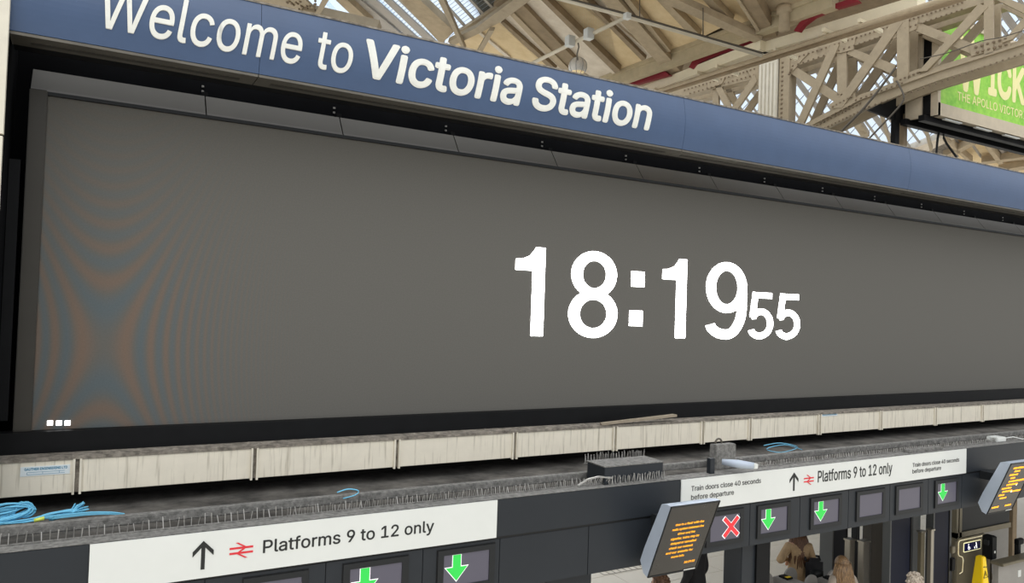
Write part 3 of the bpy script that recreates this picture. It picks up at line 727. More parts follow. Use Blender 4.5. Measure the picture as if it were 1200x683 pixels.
# ================================================================ roof
eA, eB = PZ(700, 92, H+6.4), PZ(885, 20, H+6.4)
ed = (eB-eA).normalized(); en = Vector((-ed.y, ed.x, 0)); 
if en.x < 0: en = -en
slope = .25
fall = (en - Vector((0, 0, slope))).normalized()
nrm = ed.cross(fall).normalized()
if nrm.z < 0: nrm = -nrm
RS = (eA, nrm)
def rp(px, py, off=0.0): return PL(px, py, (eA+nrm*off, nrm))
ce = struct(bpy.data.objects.new('ceiling', None)); COL.objects.link(ce)
def extend(pts, to=-150):   # members go on above the frame along their own edges
    out = []
    for i, p in enumerate(pts):
        if p[1] < -1:
            nb = [q for q in (pts[i-1], pts[(i+1) % len(pts)]) if q[1] > 0]
            if nb:
                q = max(nb, key=lambda r: r[1]); t = (to-p[1])/(p[1]-q[1]); p = (p[0]+(p[0]-q[0])*t, to)
        out.append(p)
    return out
def rprism(name, pts, m, off=0.0, th=.08, par=ce):
    if name in ('board_panel', 'rafter', 'batten', 'glazing_bar', 'tie_beam', 'valley_strut'): pts = extend(pts)
    return prism(name, [rp(*p, off) for p in pts], nrm*th, M[m], par)
rprism('roof_deck', [(470, -150), (1010, -150), (1010, -30), (965, 10), (705, 110), (600, 90), (575, 40)], 'rafterd', .14, .05)
# timber boarding, bay by bay (each bay a panel)
rprism('board_panel', [(525, 60), (536, 36), (590, 26), (650, 84), (640, 100), (560, 80)], 'timber')
rprism('board_panel', [(585, 26), (600, 16), (664, 82), (650, 88)], 'timberp')
rprism('board_panel', [(600, 16), (612, 6), (676, 74), (664, 86)], 'rafter')
rprism('board_panel', [(606, 12), (615, -8), (634, -8), (726, 86), (705, 96), (676, 80)], 'timberp')
rprism('board_panel', [(634, -8), (684, -8), (757, 70), (726, 88)], 'timber')
rprism('board_panel', [(678, -8), (712, -8), (792, 86), (755, 72)], 'timberp')
rprism('board_panel', [(712, -8), (775, -8), (820, 44), (788, 70)], 'timber')
rprism('board_panel', [(770, -8), (832, -8), (858, 26), (818, 46)], 'timber')
rprism('board_panel', [(828, -8), (880, -8), (915, 20), (856, 30)], 'timber')
rprism('board_panel', [(870, -8), (965, -12), (950, 4), (905, 22)], 'rafter')
for nm, pts, m, off, th in (
    ('rafter', [(587, 27), (590, 25.5), (652, 81), (647, 83)], 'rafterd', -.10, .1),
    ('rafter', [(598, 18), (602, 15), (666, 80), (660, 84)], 'rafter', -.16, .16),
    ('rafter', [(603, 14), (613, 6), (677, 73), (667, 79)], 'rafterd', -.12, .12),
    ('batten', [(559, 38), (562, 37), (599, 68), (596, 70)], 'timberp', -.05, .05),
    ('rafter', [(630, -4), (637, -4), (727, 83), (721, 86)], 'rafterd', -.16, .16),
    ('batten', [(627, -4), (630, -4), (721, 86), (718, 87)], 'timberp', -.06, .06),
    ('rafter', [(680, -3), (684, -3), (757, 69), (752, 71)], 'rafterd', -.15, .15),
    ('batten', [(695, 11), (699, 9), (762, 62), (756, 68)], 'timberp', -.06, .06),
    ('rafter', [(701, -4), (719, -6), (799, 85), (784, 89)], 'rafter', -.22, .22),
    ('batten', [(743, 26), (746, 25), (779, 58), (774, 59)], 'timberp', -.05, .05),
    ('rafter', [(728, -4), (735, -4), (786, 60), (780, 62)], 'rafter', -.15, .15),
    ('rafter', [(767, -4), (775, -4), (821, 42), (811, 44)], 'rafter', -.15, .15),
    ('rafter', [(821, -4), (831, -4), (859, 25), (848, 27)], 'rafter', -.15, .15),
    ('rafter', [(860, -4), (884, -4), (911, 43), (893, 45)], 'rafterd', -.25, .25),
    ('rafter', [(860, -4), (864, -4), (893, 40), (890, 42)], 'rafter', -.28, .2),
    ('tie_beam', [(760, -4), (792, -1), (893, 46), (884, 50)], 'rafter', -.35, .15)):
    rprism(nm, pts, m, off, th)
# eave beam and dark gutter below it
def zquad(name, a, b, c, d, m, z, th, par=None): return prism(name, [PZ(*p, z) for p in (a, b, c, d)], (0, 0, th), M[m], par)
pa, pb_ = PZ(690, 96, H+6.4), PZ(975, -12, H+6.4)
back = en*.22
prism('eave_beam', [pa, pb_, pb_+back, pa+back], (0, 0, -.34), M['eave'], ce)
prism('eave_moulding', [pa-en*.05, pb_-en*.05, pb_, pa], (0, 0, -.1), M['eave'], ce)
up4 = Vector((0, 0, -.42))
prism('gutter_soffit', [pa+en*.22, pb_+ed*1.6+en*.22, pb_+ed*1.6+en*1.5, pa+en*1.5], (0, 0, .1), M['rafterd'], ce)
# glazed part
rprism('glass_pane', [(-300, -160), (250, -160), (401, 20), (380, 40), (250, 60), (-300, 60)], 'glass', .05, .01)
for k in range(14): rprism('glazing_bar', [(-260+k*44, -150), (-252+k*44, -150), (-112+k*44 if k < 9 else -120+k*44, 24), (-120+k*44, 24)], 'greybar', -.04, .05) if -112+k*44 < 330 else None
rprism('glass_pane', [(230, -160), (290, -160), (500, 55), (440, 45), (400, 25)], 'glass', .05, .01)
rprism('glass_pane', [(290, -160), (345, -160), (490, -6), (532, 40), (515, 56), (485, 52)], 'glass', .05, .01)
rprism('glass_pane', [(340, -160), (455, -160), (575, -6), (586, 8), (536, 40), (528, 40)], 'glass', .05, .01)
for q in ([(391, -2), (405, -2), (436, 27), (424, 29)], [(466, -3), (489, -3), (532, 37), (517, 52)]): rprism('rafter', q, 'rafter', -.2, .2)
for q in ([(405, -3), (410, -3), (447, 36), (438, 34)], [(427, -3), (437, -3), (492, 47), (478, 44)], [(446, -3), (455, -3), (512, 50), (501, 50)], [(412, -4), (420, -2), (474, 43), (452, 38)], [(463, -3), (468, -3), (521, 50), (516, 49)]):
    rprism('glazing_bar', q, 'greybar', -.04, .05)
for k in range(5):   # bars of the upper pane
    x = 497+k*17
    L0 = (x, -3); t = [(532+k*11.5, 36-k*6.6)]
    rprism('glazing_bar', [(x-1.2, -3), (x+1.6, -3), (t[0][0]+1.5, t[0][1]), (t[0][0]-1.5, t[0][1]+1)], 'greybar', -.02, .03)
bm = bmesh.new()
for k in range(34):   # wire mesh in the glass, running across the bars
    c0, c1 = (360+k*7.5, 60), (460+k*7.5, -10)
    add_tube(bm, [rp(*c0, .03), rp(*c1, .03)], .008, 3)
o = link('glass_wires', bm, M['wirebar'], ce); o['kind'] = 'stuff'
for q, m, off, th in (([(533, 40), (584, 7), (592, 12), (543, 47)], 'rafter', -.1, .1), ([(578, 6), (590, -4), (606, -4), (590, 12)], 'rafterd', -.12, .1)): rprism('valley_beam', q, m, off, th)
# steel struts under the valley
for nm, q, off, th, m in (('valley_strut', [(525, 49), (557, 33), (577, 18), (606, -3), (626, -3), (588, 25), (560, 40), (530, 54)], -.4, .12, 'gird'), ('valley_strut', [(511.5, -3), (519, -3), (545.5, 58), (542, 58)], -.55, .1, 'gird'), ('valley_strut', [(558, 62), (564, 63), (579, 36), (573, 36)], -.5, .1, 'gird')):
    rprism(nm, q, m, off, th)
# girder plate at the left behind the sign
lg = thing('riveted_girder', 'riveted stone coloured girder showing above the word Welcome', 'girder', rp(360, 20, -1.0))
GO = -1.0
for nm, q, off, th in (('web_plate', [(270, -6), (352, -6), (372, 14), (372, 26), (330, 20), (290, 8)], GO, .06), ('bottom_chord', [(355, 12), (442, 32), (445, 40), (370, 30)], GO-.08, .2), ('strut', [(369, 17), (375, 17), (388, -4), (380, -4)], GO-.12, .06)):
    prism(nm, [rp(*p, off) for p in q], nrm*th, M['gird'], lg)
bm = bmesh.new()
for _ in range(34):
    a, b = random.uniform(335, 370), random.uniform(0, 16)
    if b > (a-300)*.22: continue
    p = rp(a, b, GO-.01); bmesh.ops.create_icosphere(bm, subdivisions=1, radius=.035, matrix=Matrix.Translation(p))
for k in range(9): bmesh.ops.create_icosphere(bm, subdivisions=1, radius=.03, matrix=Matrix.Translation(rp(376+k*7, 19+k*1.7, GO-.09)))
o = link('rivets', bm, M['rivet'], lg); o['kind'] = 'stuff'
# conduits and the globe lamp
cA = thing('ceiling_conduit', 'long thin cream conduit crossing below the timber ceiling to the column', 'conduit', rp(770, 30, -.6))
tube('pipe', [rp(650, -3, -.75), rp(735, 19.5, -.75), rp(893, 65, -.75)], .045, M['tube'], cA)
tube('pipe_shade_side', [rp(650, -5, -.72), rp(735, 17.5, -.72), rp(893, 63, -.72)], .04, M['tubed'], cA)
o = rp(735, 19, -.78); box('clamp', o-Vector((.06, .06, .06)), o+Vector((.06, .06, .06)), M['white'], cA)
for px in (749.7, 824): tube('hanger_rod', [rp(px, -4 if px < 800 else 9, -.3), rp(px, 23.5 if px < 800 else 45, -.75)], .012, M['tubed'], cA, 5)
cB = thing('lamp_conduit', 'short cream conduit holding the globe lamp below the timber ceiling', 'conduit', rp(677, 52, -.8))
tube('pipe', [rp(622, 75, -.8), rp(668, 52, -.8), rp(690, 41.5, -.8), rp(733, 20.5, -.8)], .045, M['tube'], cB)
for a in ((668, 48.5), (690, 40)):
    o = rp(*a, -.84); box('junction_box', o-Vector((.09, .09, .12)), o+Vector((.09, .09, .12)), M['white'], cB, .01)
c0, c1 = rp(677, 48, -.8), rp(677, 70, -.8)
gl = thing('globe_lamp', 'round glass globe lamp hanging above the word Station', 'lamp', c1)
tube('cord', [c0, c0.lerp(c1, .3)+Vector((.03, 0, 0)), c0.lerp(c1, .7)-Vector((.02, 0, 0)), c1], .018, M['tubed'], gl, 6)
gr = .20*1.0
rad = (rp(686.8, 79, -.8)-rp(667, 79, -.8)).length/2
cen = rp(677, 78, -.8)
lathe('globe', [(rad*math.sin(math.radians(t)), rad*math.cos(math.radians(t))) for t in range(8, 138, 10)], cen, M['lampglass'], gl, 24)
lathe('lower_bowl', [(rad*.99*math.sin(math.radians(t)), rad*.99*math.cos(math.radians(t))) for t in range(126, 179, 9)], cen, M['lampglow'], gl, 24)
bm = bmesh.new()
for k in range(8):
    a = k*math.pi/4; add_tube(bm, [cen+Vector((rad*1.01*math.sin(math.radians(t))*math.cos(a), rad*1.01*math.sin(math.radians(t))*math.sin(a), rad*1.01*math.cos(math.radians(t)))) for t in range(5, 170, 15)], .008, 4)
link('cage_ribs', bm, M['wirebar'], gl)
# red arches and the cream duct
zD = H+6.0
for k, (outer, inner, lab) in enumerate((
   ([(733, 97), (752, 89), (776, 81)], [(745, 99), (762, 94), (784, 88)], 'oxide red arched bracket just right of the word Station'),
   ([(807, 79), (811, 72), (820, 66), (836, 59), (868, 48), (884, 44)], [(812, 81), (817, 75), (826, 70), (842, 64), (872, 55), (886, 51)], 'oxide red arched bracket left of the cream column'),
   ([(930, 36), (937, 26), (950, 16), (968, 8), (1000, -3)], [(935, 37), (941, 29), (953, 20), (972, 12), (1006, 2)], 'oxide red arched bracket above the cream duct at top right'))):
    pl = (PZ(outer[-1][0], outer[-1][1], H+6.15), en)
    o = prism('arched_bracket', [PL(*p, pl) for p in outer+inner[::-1]], en*.12, M['redbeam']); tag(o, lab, 'bracket', 'red arched brackets')
du = thing('cream_duct', 'long cream rectangular duct running above the lattice girder', 'duct', PZ(893, 52, zD))
for nm, (a, b, c, d) in (('duct_run', ((735, 108.5), (891, 46.6), (891, 55), (735, 115))), ('duct_run', ((892, 50), (1075, -5.5), (1092, -5), (892, 58)))):
    p = [PZ(*q, zD) for q in (a, b)]; q2 = [PL(*c, (p[1], en)), PL(*d, (p[0], en))]
    hh = .22
    prism(nm, [p[0], p[1], p[1]+Vector((0, 0, -hh)), p[0]+Vector((0, 0, -hh))], en*.28, M['duct'], du)
for q in ((765, 103), (815, 83), (838, 76), (906, 56), (963, 33), (1005, 22)):
    p = PZ(q[0], q[1], zD-.2); prism('duct_bracket', [p, p+ed*.06, p+ed*.06+en*.75-Vector((0, 0, .05)), p+en*.75-Vector((0, 0, .05))], (0, 0, -.07), M['duct'], du)
p, q = PZ(735, 116, zD-.35), PZ(1120, -8, zD-.35)
tube('lower_pipe', [p+en*.1, q+en*.1], .05, M['rafter'], du); tube('lower_pipe', [p+en*.3, q+en*.3], .06, M['rafterd'], du)

# ================================================================ lattice girder and column
g0, g1 = Vector((14.9, 15.5, 0)), Vector((16.6, 9.2, 0)); gd = (g1-g0).normalized(); gn = Vector((-gd.y, gd.x, 0))
if gn.x < 0: gn = -gn
GP = (g0, gn)
def gp(px, py, off=0.0): return PL(px, py, (g0+gn*off, gn))
lt = thing('lattice_girder', 'stone coloured riveted lattice girder crossing at top right', 'girder', gp(1000, 120))
def gm(name, pts, m='gird', off=0.0, th=.10, ply=True, back_m=None):
    a = [gp(*p, off) for p in pts]
    o = prism(name, a, gn*th, M[m], lt)
    if ply:
        o2 = linkme(name, o.data, lt); o2.location += gn*.62
    return o
gm('top_chord', [(920, 66), (1040, 26), (1140, -6), (1182, -6), (1040, 40), (922, 81)], th=.3)
gm('top_chord', [(780, 110), (889, 76), (889, 91), (803, 112), (790, 118)], th=.3)
gm('bottom_chord', [(905, 167), (945.7, 143.7), (1006.6, 111.4), (1063.7, 90.4), (1100, 77), (1215, 41), (1215, 59), (1100, 94), (1067.5, 105.7), (1014, 128.5), (968.5, 151), (915, 185)], th=.10)
gm('bottom_chord_flange', [(945, 146), (1006, 114), (1064, 93), (1100, 80), (1215, 44), (1215, 47), (1100, 83.5), (1064, 96.5), (1007, 117.5), (947, 149)], off=-.05, th=.05, ply=False)
for nm, q, off in (('diagonal', [(932, 147), (940, 148), (983.5, 52), (973, 53)], -.06), ('diagonal', [(976, 127), (987, 126), (1058, 26), (1046, 24)], -.06),
   ('diagonal', [(925, 85), (931, 77), (986, 112), (980, 121)], 0), ('diagonal', [(992, 63), (997, 56), (1050, 76), (1044, 86)], 0),
   ('diagonal', [(1070, 35), (1074, 25), (1142, 52), (1138, 63)], 0), ('diagonal', [(1076, 84), (1086, 83), (1158, 8), (1147, 4)], -.06),
   ('diagonal', [(1174, 50), (1186, 46), (1205, 26), (1205, 14)], -.06), ('diagonal', [(1164, -2), (1172, -6), (1205, 8), (1205, 18)], 0),
   ('diagonal', [(834, 93), (841, 92), (858, 128), (850, 128)], 0), ('diagonal', [(884, 87), (887, 95), (863, 129), (855, 129)], -.05),
   ('post', [(980.5, 62), (992, 58), (992, 108), (981, 112)], 0), ('post', [(1051, 20), (1065, 18), (1064, 94), (1051, 97)], -.05),
   ('post', [(1152.7, -5), (1164, -6), (1164, 62), (1153, 65)], -.05), ('post', [(835, 104), (842, 102), (842, 128), (835, 127)], .05)):
    gm(nm, q, off=off, th=.09)
for q in ([(920, 70), (948, 62), (940, 70), (933, 79), (928, 84), (923, 98), (919, 98)], [(970, 52), (1003, 42), (1000, 58), (985, 62), (968, 62)], [(972, 122), (1000, 104), (1004, 118), (975, 134)], [(1040, 34), (1076, 22), (1074, 34), (1046, 46)], [(1046, 92), (1078, 80), (1078, 92), (1048, 104)], [(1136, 52), (1184, 42), (1184, 54), (1138, 66)], [(874, 80), (889, 76), (889, 100), (884, 96)], [(828, 96), (850, 90), (846, 98), (830, 104)]):
    gm('gusset_plate', q, off=-.025, th=.03, ply=False)
bm = bmesh.new()
def rivs(a, b, n, off=-.03, r=.026):
    for i in range(n):
        t = (i+.5)/n; p = gp(a[0]+(b[0]-a[0])*t, a[1]+(b[1]-a[1])*t, off)
        bmesh.ops.create_icosphere(bm, subdivisions=1, radius=r, matrix=Matrix.Translation(p))
rivs((924, 70), (1130, 2), 40); rivs((926, 78), (1130, 10), 34)
rivs((800, 106), (886, 80), 20); rivs((806, 110), (886, 87), 16)
rivs((955, 148), (1010, 120), 13, -.02); rivs((964, 151), (1020, 124), 13, -.02); rivs((1000, 118), (1060, 96), 10, -.06); rivs((1015, 126), (1200, 62), 26, -.02); rivs((960, 143), (1000, 122), 8, -.06)
rivs((1140, 56), (1182, 44), 6, -.05, .035); rivs((1142, 62), (1182, 51), 6, -.05, .035); rivs((974, 126), (1000, 112), 6, -.05, .03); rivs((1048, 96), (1078, 84), 6, -.05, .03); rivs((924, 88), (928, 80), 3, -.05, .03)
o = link('rivets', bm, M['rivet'], lt); o['kind'] = 'stuff'
# column
ca, cb_ = gp(889, 100, -.08), gp(911, 94, -.08)
cw = (cb_-ca); cw.z = 0; ww = cw.length; cdir = cw.normalized(); cn = Vector((-cdir.y, cdir.x, 0)); cn = cn if cn.y > 0 else -cn
col = thing('cream_column', 'fluted cream iron column carrying the lattice girder', 'column', ((ca+cb_)/2).xy.to_3d())
topz = gp(900, 68, -.08).z
prism('shaft', [Vector((p.x, p.y, 0)) for p in (ca, cb_, cb_+cn*.5, ca+cn*.5)], (0, 0, topz), M['creampost'], col)
for k in range(5):
    p = ca.lerp(cb_, (k+.5)/5)-cn*.03; p.z = 0
    prism('flute', [p-cdir*.03, p+cdir*.03, p+cdir*.02+cn*.04, p-cdir*.02+cn*.04], (0, 0, topz-.15), M['creampost'], col)
pc = [ca-cdir*.08-cn*.06, cb_+cdir*.12-cn*.06, cb_+cdir*.12+cn*.5, ca-cdir*.08+cn*.5]
prism('capital', [Vector((p.x, p.y, topz)) for p in pc], (0, 0, .1), M['creampost'], col)
a, b = gp(913, 100, -.05), gp(925, 96, -.05)
prism('riveted_stile', [Vector((a.x, a.y, 0)), Vector((b.x, b.y, 0)), Vector((b.x, b.y, 0))+gn*.4, Vector((a.x, a.y, 0))+gn*.4], (0, 0, topz-.05), M['gird'], col)
bm = bmesh.new()
for k in range(26):
    p = a.lerp(b, .3); p.z = topz-.2-k*.12; bmesh.ops.create_icosphere(bm, subdivisions=1, radius=.035, matrix=Matrix.Translation(p-gn*.0))
o = link('rivets', bm, M['rivet'], col); o['kind'] = 'stuff'
p = PZ(950, 38, H+6.1)
lathe('vent_pipe', [(.11, 0), (.11, .35), (.17, .36), (.17, .5)], PZ(919, 36, H+5.9), M['rafter'], col, 14)
# black cables hanging by the girder
for pts, lab in (([(1049, 80), (1040, 92), (1014, 125), (984, 156), (975, 168)], 'thick black cable hanging across the lattice girder'), ([(1051, 95), (1059, 112), (1056, 122), (1040, 140), (1018, 163), (1008, 175)], 'thin black cable hanging below the lattice girder')):
    bm = bmesh.new(); loop(bm, [gp(*p, -.25) for p in pts], .03 if 'thick' in lab else .022); o = link('hanging_cable', bm, M['tubed'], None, True); tag(o, lab, 'cable')
bm = bmesh.new(); loop(bm, [gp(*p, -.3) for p in ((1078, 69), (1110, 62), (1150, 48), (1172, 44), (1205, 34))], .012); o = link('hanging_cable', bm, M['tubed'], None, True); tag(o, 'thin dark wire strung along the girder before the green poster', 'cable')

# ================================================================ billboard
YP = 10.3
bX0 = xY(1100, 110, YP); bz0 = (zY(1100.4, 121, YP)+zY(1200, 149, YP))/2; bz1 = zY(1099, 21, YP); bX1 = bX0+8
bb = thing('hanging_billboard', 'bright green theatre billboard with cream lettering behind the girder', 'billboard', (bX0+4, YP, bz0))
pst = box('poster', (bX0, YP, bz0), (bX1, YP+.05, bz1), M['green'], bb)
for a, b in (((bX0-.09, bz0-.3), (bX1, bz0)), ((bX0-.09, bz1), (bX1, bz1+.12)), ((bX0-.11, bz0-.3), (bX0, bz1+.12))):
    box('frame_member', (a[0], YP-.05, a[1]), (b[0], YP+.12, b[1]), M['bframe'], bb)
box('side_return', (bX0-.16, YP+.32, bz0-.3), (bX0-.1, YP+.72, bz1), M['bframe'], bb)
box('backing_box', (bX0-.1, YP+.12, bz0-.25), (bX1, YP+.75, bz1+.05), M['black'], bb)
for k in range(2): box('underside_beam', (bX0-.3, YP+.15+k*.45, bz0-.42), (bX1, YP+.30+k*.45, bz0-.28), M['black'], bb)
for k in range(6): box('strip_light', (bX0+.25+k*1.3, YP-.02, bz0-.345), (bX0+.95+k*1.3, YP+.06, bz0-.32), M['white'], bb)
for px, wd in ((1048.5, .16), (1058, .14)):
    p = PY(px, 150, YP+.85); box('hanger_post', (p.x-wd/2, YP+.78, p.z-2.2), (p.x+wd/2, YP+.9, bz0-.1), M['black'] if px < 1050 else M['rafterd'], bb)
prism('dark_bracing', [PY(1018, 129, YP+.8), PY(1068, 104, YP+.8), PY(1104, 128, YP+.8), PY(1104, 157, YP+.8), PY(1062, 146, YP+.8)], (0, .06, 0), M['black'], bb)
YT = YP-.002
def gtext(body, l, r, base, top, bold, name='poster_lettering'):
    zb_ = zY(*base, YT); text_on(name, body, xY(*l, YT), xY(*r, YT), zb_, zY(*top, YT)-zb_, YT, M['postert'], pst, bold=bold, thick=.004)
gtext('W', (1123, 80), (1153, 90), (1126, 106), (1126, 40), .03)
zI = zY(1163, 112.5, YT); capI = zY(1163, 67, YT)-zI
xI0 = xY(1158, 95, YT); xK1 = xY(1201, 100, YT)
text_on('poster_lettering', 'ICK', xI0, xK1, zI, capI, YT, M['postert'], pst, bold=.03, thick=.004)
text_on('poster_lettering', 'ED', xK1+.12, xK1+.12+(xK1-xI0)*.8, zI, capI, YT, M['postert'], pst, bold=.03, thick=.004)
zq = (zY(1124, 117, YT)+zY(1175, 133, YT))/2; x0 = xY(1122, 112, YT); x1 = xY(1198, 135, YT)
text_on('poster_lettering', 'THE APOLLO VICTOR', x0, x1, zq, zY(1124, 107.5, YT)-zY(1124, 117.5, YT), YT, M['postert'], pst, bold=.004, thick=.004)
text_on('poster_lettering', 'IA THEATRE', x1+.06, x1+.06+(x1-x0)*.55, zq, zY(1124, 107.5, YT)-zY(1124, 117.5, YT), YT, M['postert'], pst, bold=.004, thick=.004)

# ================================================================ far glazed roof
f0 = Vector((40, 21, H+5.8)); R2 = (f0, Vector((slope*.86, slope*.5, 1)).normalized())
def r2(px, py, off=0.0): return PL(px, py, (f0+R2[1]*off, R2[1]))
cf = struct(bpy.data.objects.new('ceiling_far', None)); COL.objects.link(cf); cf.name = 'ceiling_2'
prism('glass_pane', [r2(770, 60), r2(770, 100), r2(900, 185), r2(1095, 178), r2(1130, 150), r2(1215, 135), r2(1330, 150), r2(1330, -60), r2(1000, -120), r2(880, 40)], R2[1]*.02, M['glass'], cf)
for k in range(46):
    x = 730+k*15; a = r2(x, -20, -.1); b = r2(x+150, 184, -.1)
    bm = bmesh.new(); add_tube(bm, [a, b], .06 if k % 4 else .13, 4); link('glazing_bar', bm, M['greybar'], cf)
bm = bmesh.new()
for k in range(26):
    y = 60+k*7; add_tube(bm, [r2(780, y+40, -.05), r2(1010, y-40, -.05)] if False else [r2(700+k*19, 190, -.05), r2(900+k*19, -30, -.05)], .022, 3)
o = link('glass_wires', bm, M['wirebar'], cf); o['kind'] = 'stuff'
prism('eave_board', [r2(1040, 186, -.3), r2(1112, 158, -.3), r2(1118, 163, -.3), r2(1050, 195, -.3)], R2[1]*.3, M['timberp'], cf)
prism('board_panel', [r2(1070, 190, -.1), r2(1112, 160, -.1), r2(1330, 172, -.1), r2(1330, 245, -.1), r2(1120, 205, -.1)], R2[1]*.1, M['timber'], cf)
for q in ([(1105, 165), (1108, 164), (1140, 190), (1136, 191)], [(1150, 166), (1154, 165), (1176, 192), (1170, 193)], [(1150, 190), (1200, 184), (1200, 187), (1150, 193)], [(1170, 200), (1215, 192), (1215, 196), (1180, 203)], [(1194, 172), (1198, 170), (1215, 186), (1212, 189)], [(1105, 184), (1148, 163), (1150, 166), (1108, 188)]):
    prism('rafter', [r2(*p, -.5) for p in q], R2[1]*.3, M['rafter'], cf)
prism('stone_wall', [r2(1062, 192, -.2), r2(1098, 168, -.2), r2(1112, 168, -.2), r2(1105, 195, -.2)], R2[1]*.1, M['ledge'], cf)
for q in ([(992, 136), (1003, 134), (1019, 160), (1011, 163)], [(1029, 130), (1033, 130), (1044, 168), (1041, 168)], [(1080, 142), (1083, 142), (1093, 176), (1090, 178)], [(1050, 165), (1059, 138), (1062, 138), (1053, 165)]):
    prism('roof_strut', [r2(*p, -1.2) for p in q], R2[1]*.2, M['gird'], cf)
for px in (1102, 1109):
    bm = bmesh.new(); loop(bm, [PY(px, 147, YP+.66), PY(px-3, 162, YP+.66), PY(px-5+(px-1102)*2.4, 184, YP+.66)], .03); o = link('hanging_cable', bm, M['ink'], None, True)
    tag(o, 'black cable below the billboard, ' + ('left of the pair' if px == 1102 else 'right of the pair'), 'cable')

# ================================================================ gateline below the gantry
def gate_cabinet(lab, px, py, Yf, wd=.2, hgt=1.02, ln=1.9):
    x = xY(px, py, Yf); g = thing('ticket_gate', lab, 'ticket gate', (x, Yf-ln/2, 0), 'ticket gates')
    box('cabinet', (x-wd/2, Yf-ln, 0), (x+wd/2, Yf, hgt-.1), M['steel'], g, .02)
    prism('top_cover', [(x-wd/2, Yf-ln, hgt-.1), (x-wd/2, Yf, hgt-.1), (x-wd/2, Yf-.12, hgt), (x-wd/2, Yf-ln+.12, hgt)], (wd, 0, 0), M['greywall'], g)
    cr_ = box('card_reader', (x-.07, Yf-.34, hgt), (x+.07, Yf-.16, hgt+.03), M['black'], g, .01)
    box('reader_glow', (x-.05, Yf-.32, hgt+.03), (x+.05, Yf-.27, hgt+.033), M['yellow'], cr_)
    for s in (-1, 1):
        p = Vector((x+s*(wd/2+.0), Yf-.12, .55))
        bm = bmesh.new(); n = 14
        pts = [(p.x, p.y, .30)] + [(p.x+s*(.16+.15*math.cos(math.radians(t))), p.y, .95+.15*math.sin(math.radians(t))) for t in range(150, -10, -16)] + [(p.x+s*.31, p.y, .34)]
        add_prism(bm, pts, (0, .03, 0)); link('paddle', bm, M['greywall'], g)
    return g
gate_cabinet('steel ticket gate nearest the left pillar', 866, 676, 8.25)
gate_cabinet('steel ticket gate directly in front of the tan coat', 906, 668, 8.35, .24, ln=.9)
gate_cabinet('steel ticket gate between the tan coat and the long blonde hair', 957, 667, 7.98, .2, 1.04, 1.0)
# posts, navy panels
def post(name, lab, l, r, Y, z1, m, cat, dep=.1, grp=None, extra=None):
    a, b = xY(l, 660, Y), xY(r, 660, Y); t = thing(name, lab, cat, ((a+b)/2, Y, 0), grp)
    box('shaft', (a, Y, .04), (b, Y+dep, z1), M[m], t, .006); box('foot_plate', (a-.03, Y-.03, 0), (b+.03, Y+dep+.03, .04), M['charb'], t)
    if extra == 'cap': box('cap', (a-.012, Y-.012, z1), (b+.012, Y+dep+.012, z1+.025), M['steel'], t)
    if extra == 'trim':
        box('edge_trim', (a-.035, Y-.01, .04), (a-.005, Y+dep, z1), M['stan'], t); box('edge_trim', (b+.005, Y-.01, .04), (b+.03, Y+dep, z1), M['seam'], t)
    return t
TOP = GZ0+.3
post('navy_panel', 'narrow navy blue panel behind the long blonde hair', 976, 991, 8.6, TOP, 'navy', 'panel', .25, 'navy panels under the gantry', 'trim')
post('navy_panel', 'wide navy blue panel between the steel posts', 1043.5, 1066, 7.3, TOP, 'navy', 'panel', .12, 'navy panels under the gantry', 'trim')
post('navy_panel', 'navy blue panel left of the wheelchair gate', 1094, 1111, 7.25, TOP, 'navy', 'panel', .12, 'navy panels under the gantry', 'trim')
post('steel_post', 'thick steel post right of the long blonde hair', 1011.5, 1019, 7.6, zY(1015, 636, 7.6), 'steel', 'post', .1, 'steel posts', 'cap')
post('steel_post', 'short thin steel post just behind the long blonde hair', 995.5, 1001.5, 7.8, zY(998, 634, 7.8), 'steel', 'post', .1, 'steel posts', 'cap')
post('steel_post', 'thin steel post above the curly grey hair', 1079, 1083.5, 7.2, zY(1081, 624, 7.2), 'bronze', 'post', .06, 'steel posts', 'cap')
post('steel_post', 'thin pale steel post against the right navy panel', 1090.5, 1094, 7.1, zY(1092, 622, 7.1), 'steel', 'post', .06, 'steel posts', 'cap')
post('grey_stanchion', 'grey flat stanchion right of the wide navy panel', 1069, 1078, 7.4, TOP, 'stan', 'post', .1, 'grey stanchions')
post('grey_stanchion', 'dark slim stanchion between the blonde hair and wide panel', 1003, 1007, 7.9, TOP, 'charb', 'post', .1, 'grey stanchions')
post('grey_stanchion', 'thin grey stanchion at the edge of the right navy panel', 1111.5, 1114.5, 7.42, TOP, 'stan', 'post', .1, 'grey stanchions')
post('white_cabinet', 'plain pale grey cabinet on the bright floor behind the gates', 961, 976, 12.2, 1.75, 'white', 'cabinet', .6)
post('dark_advert_stand', 'large dark board standing beyond the steel posts', 1021, 1036, 9.0, TOP+.2, 'boardd', 'board', .2)
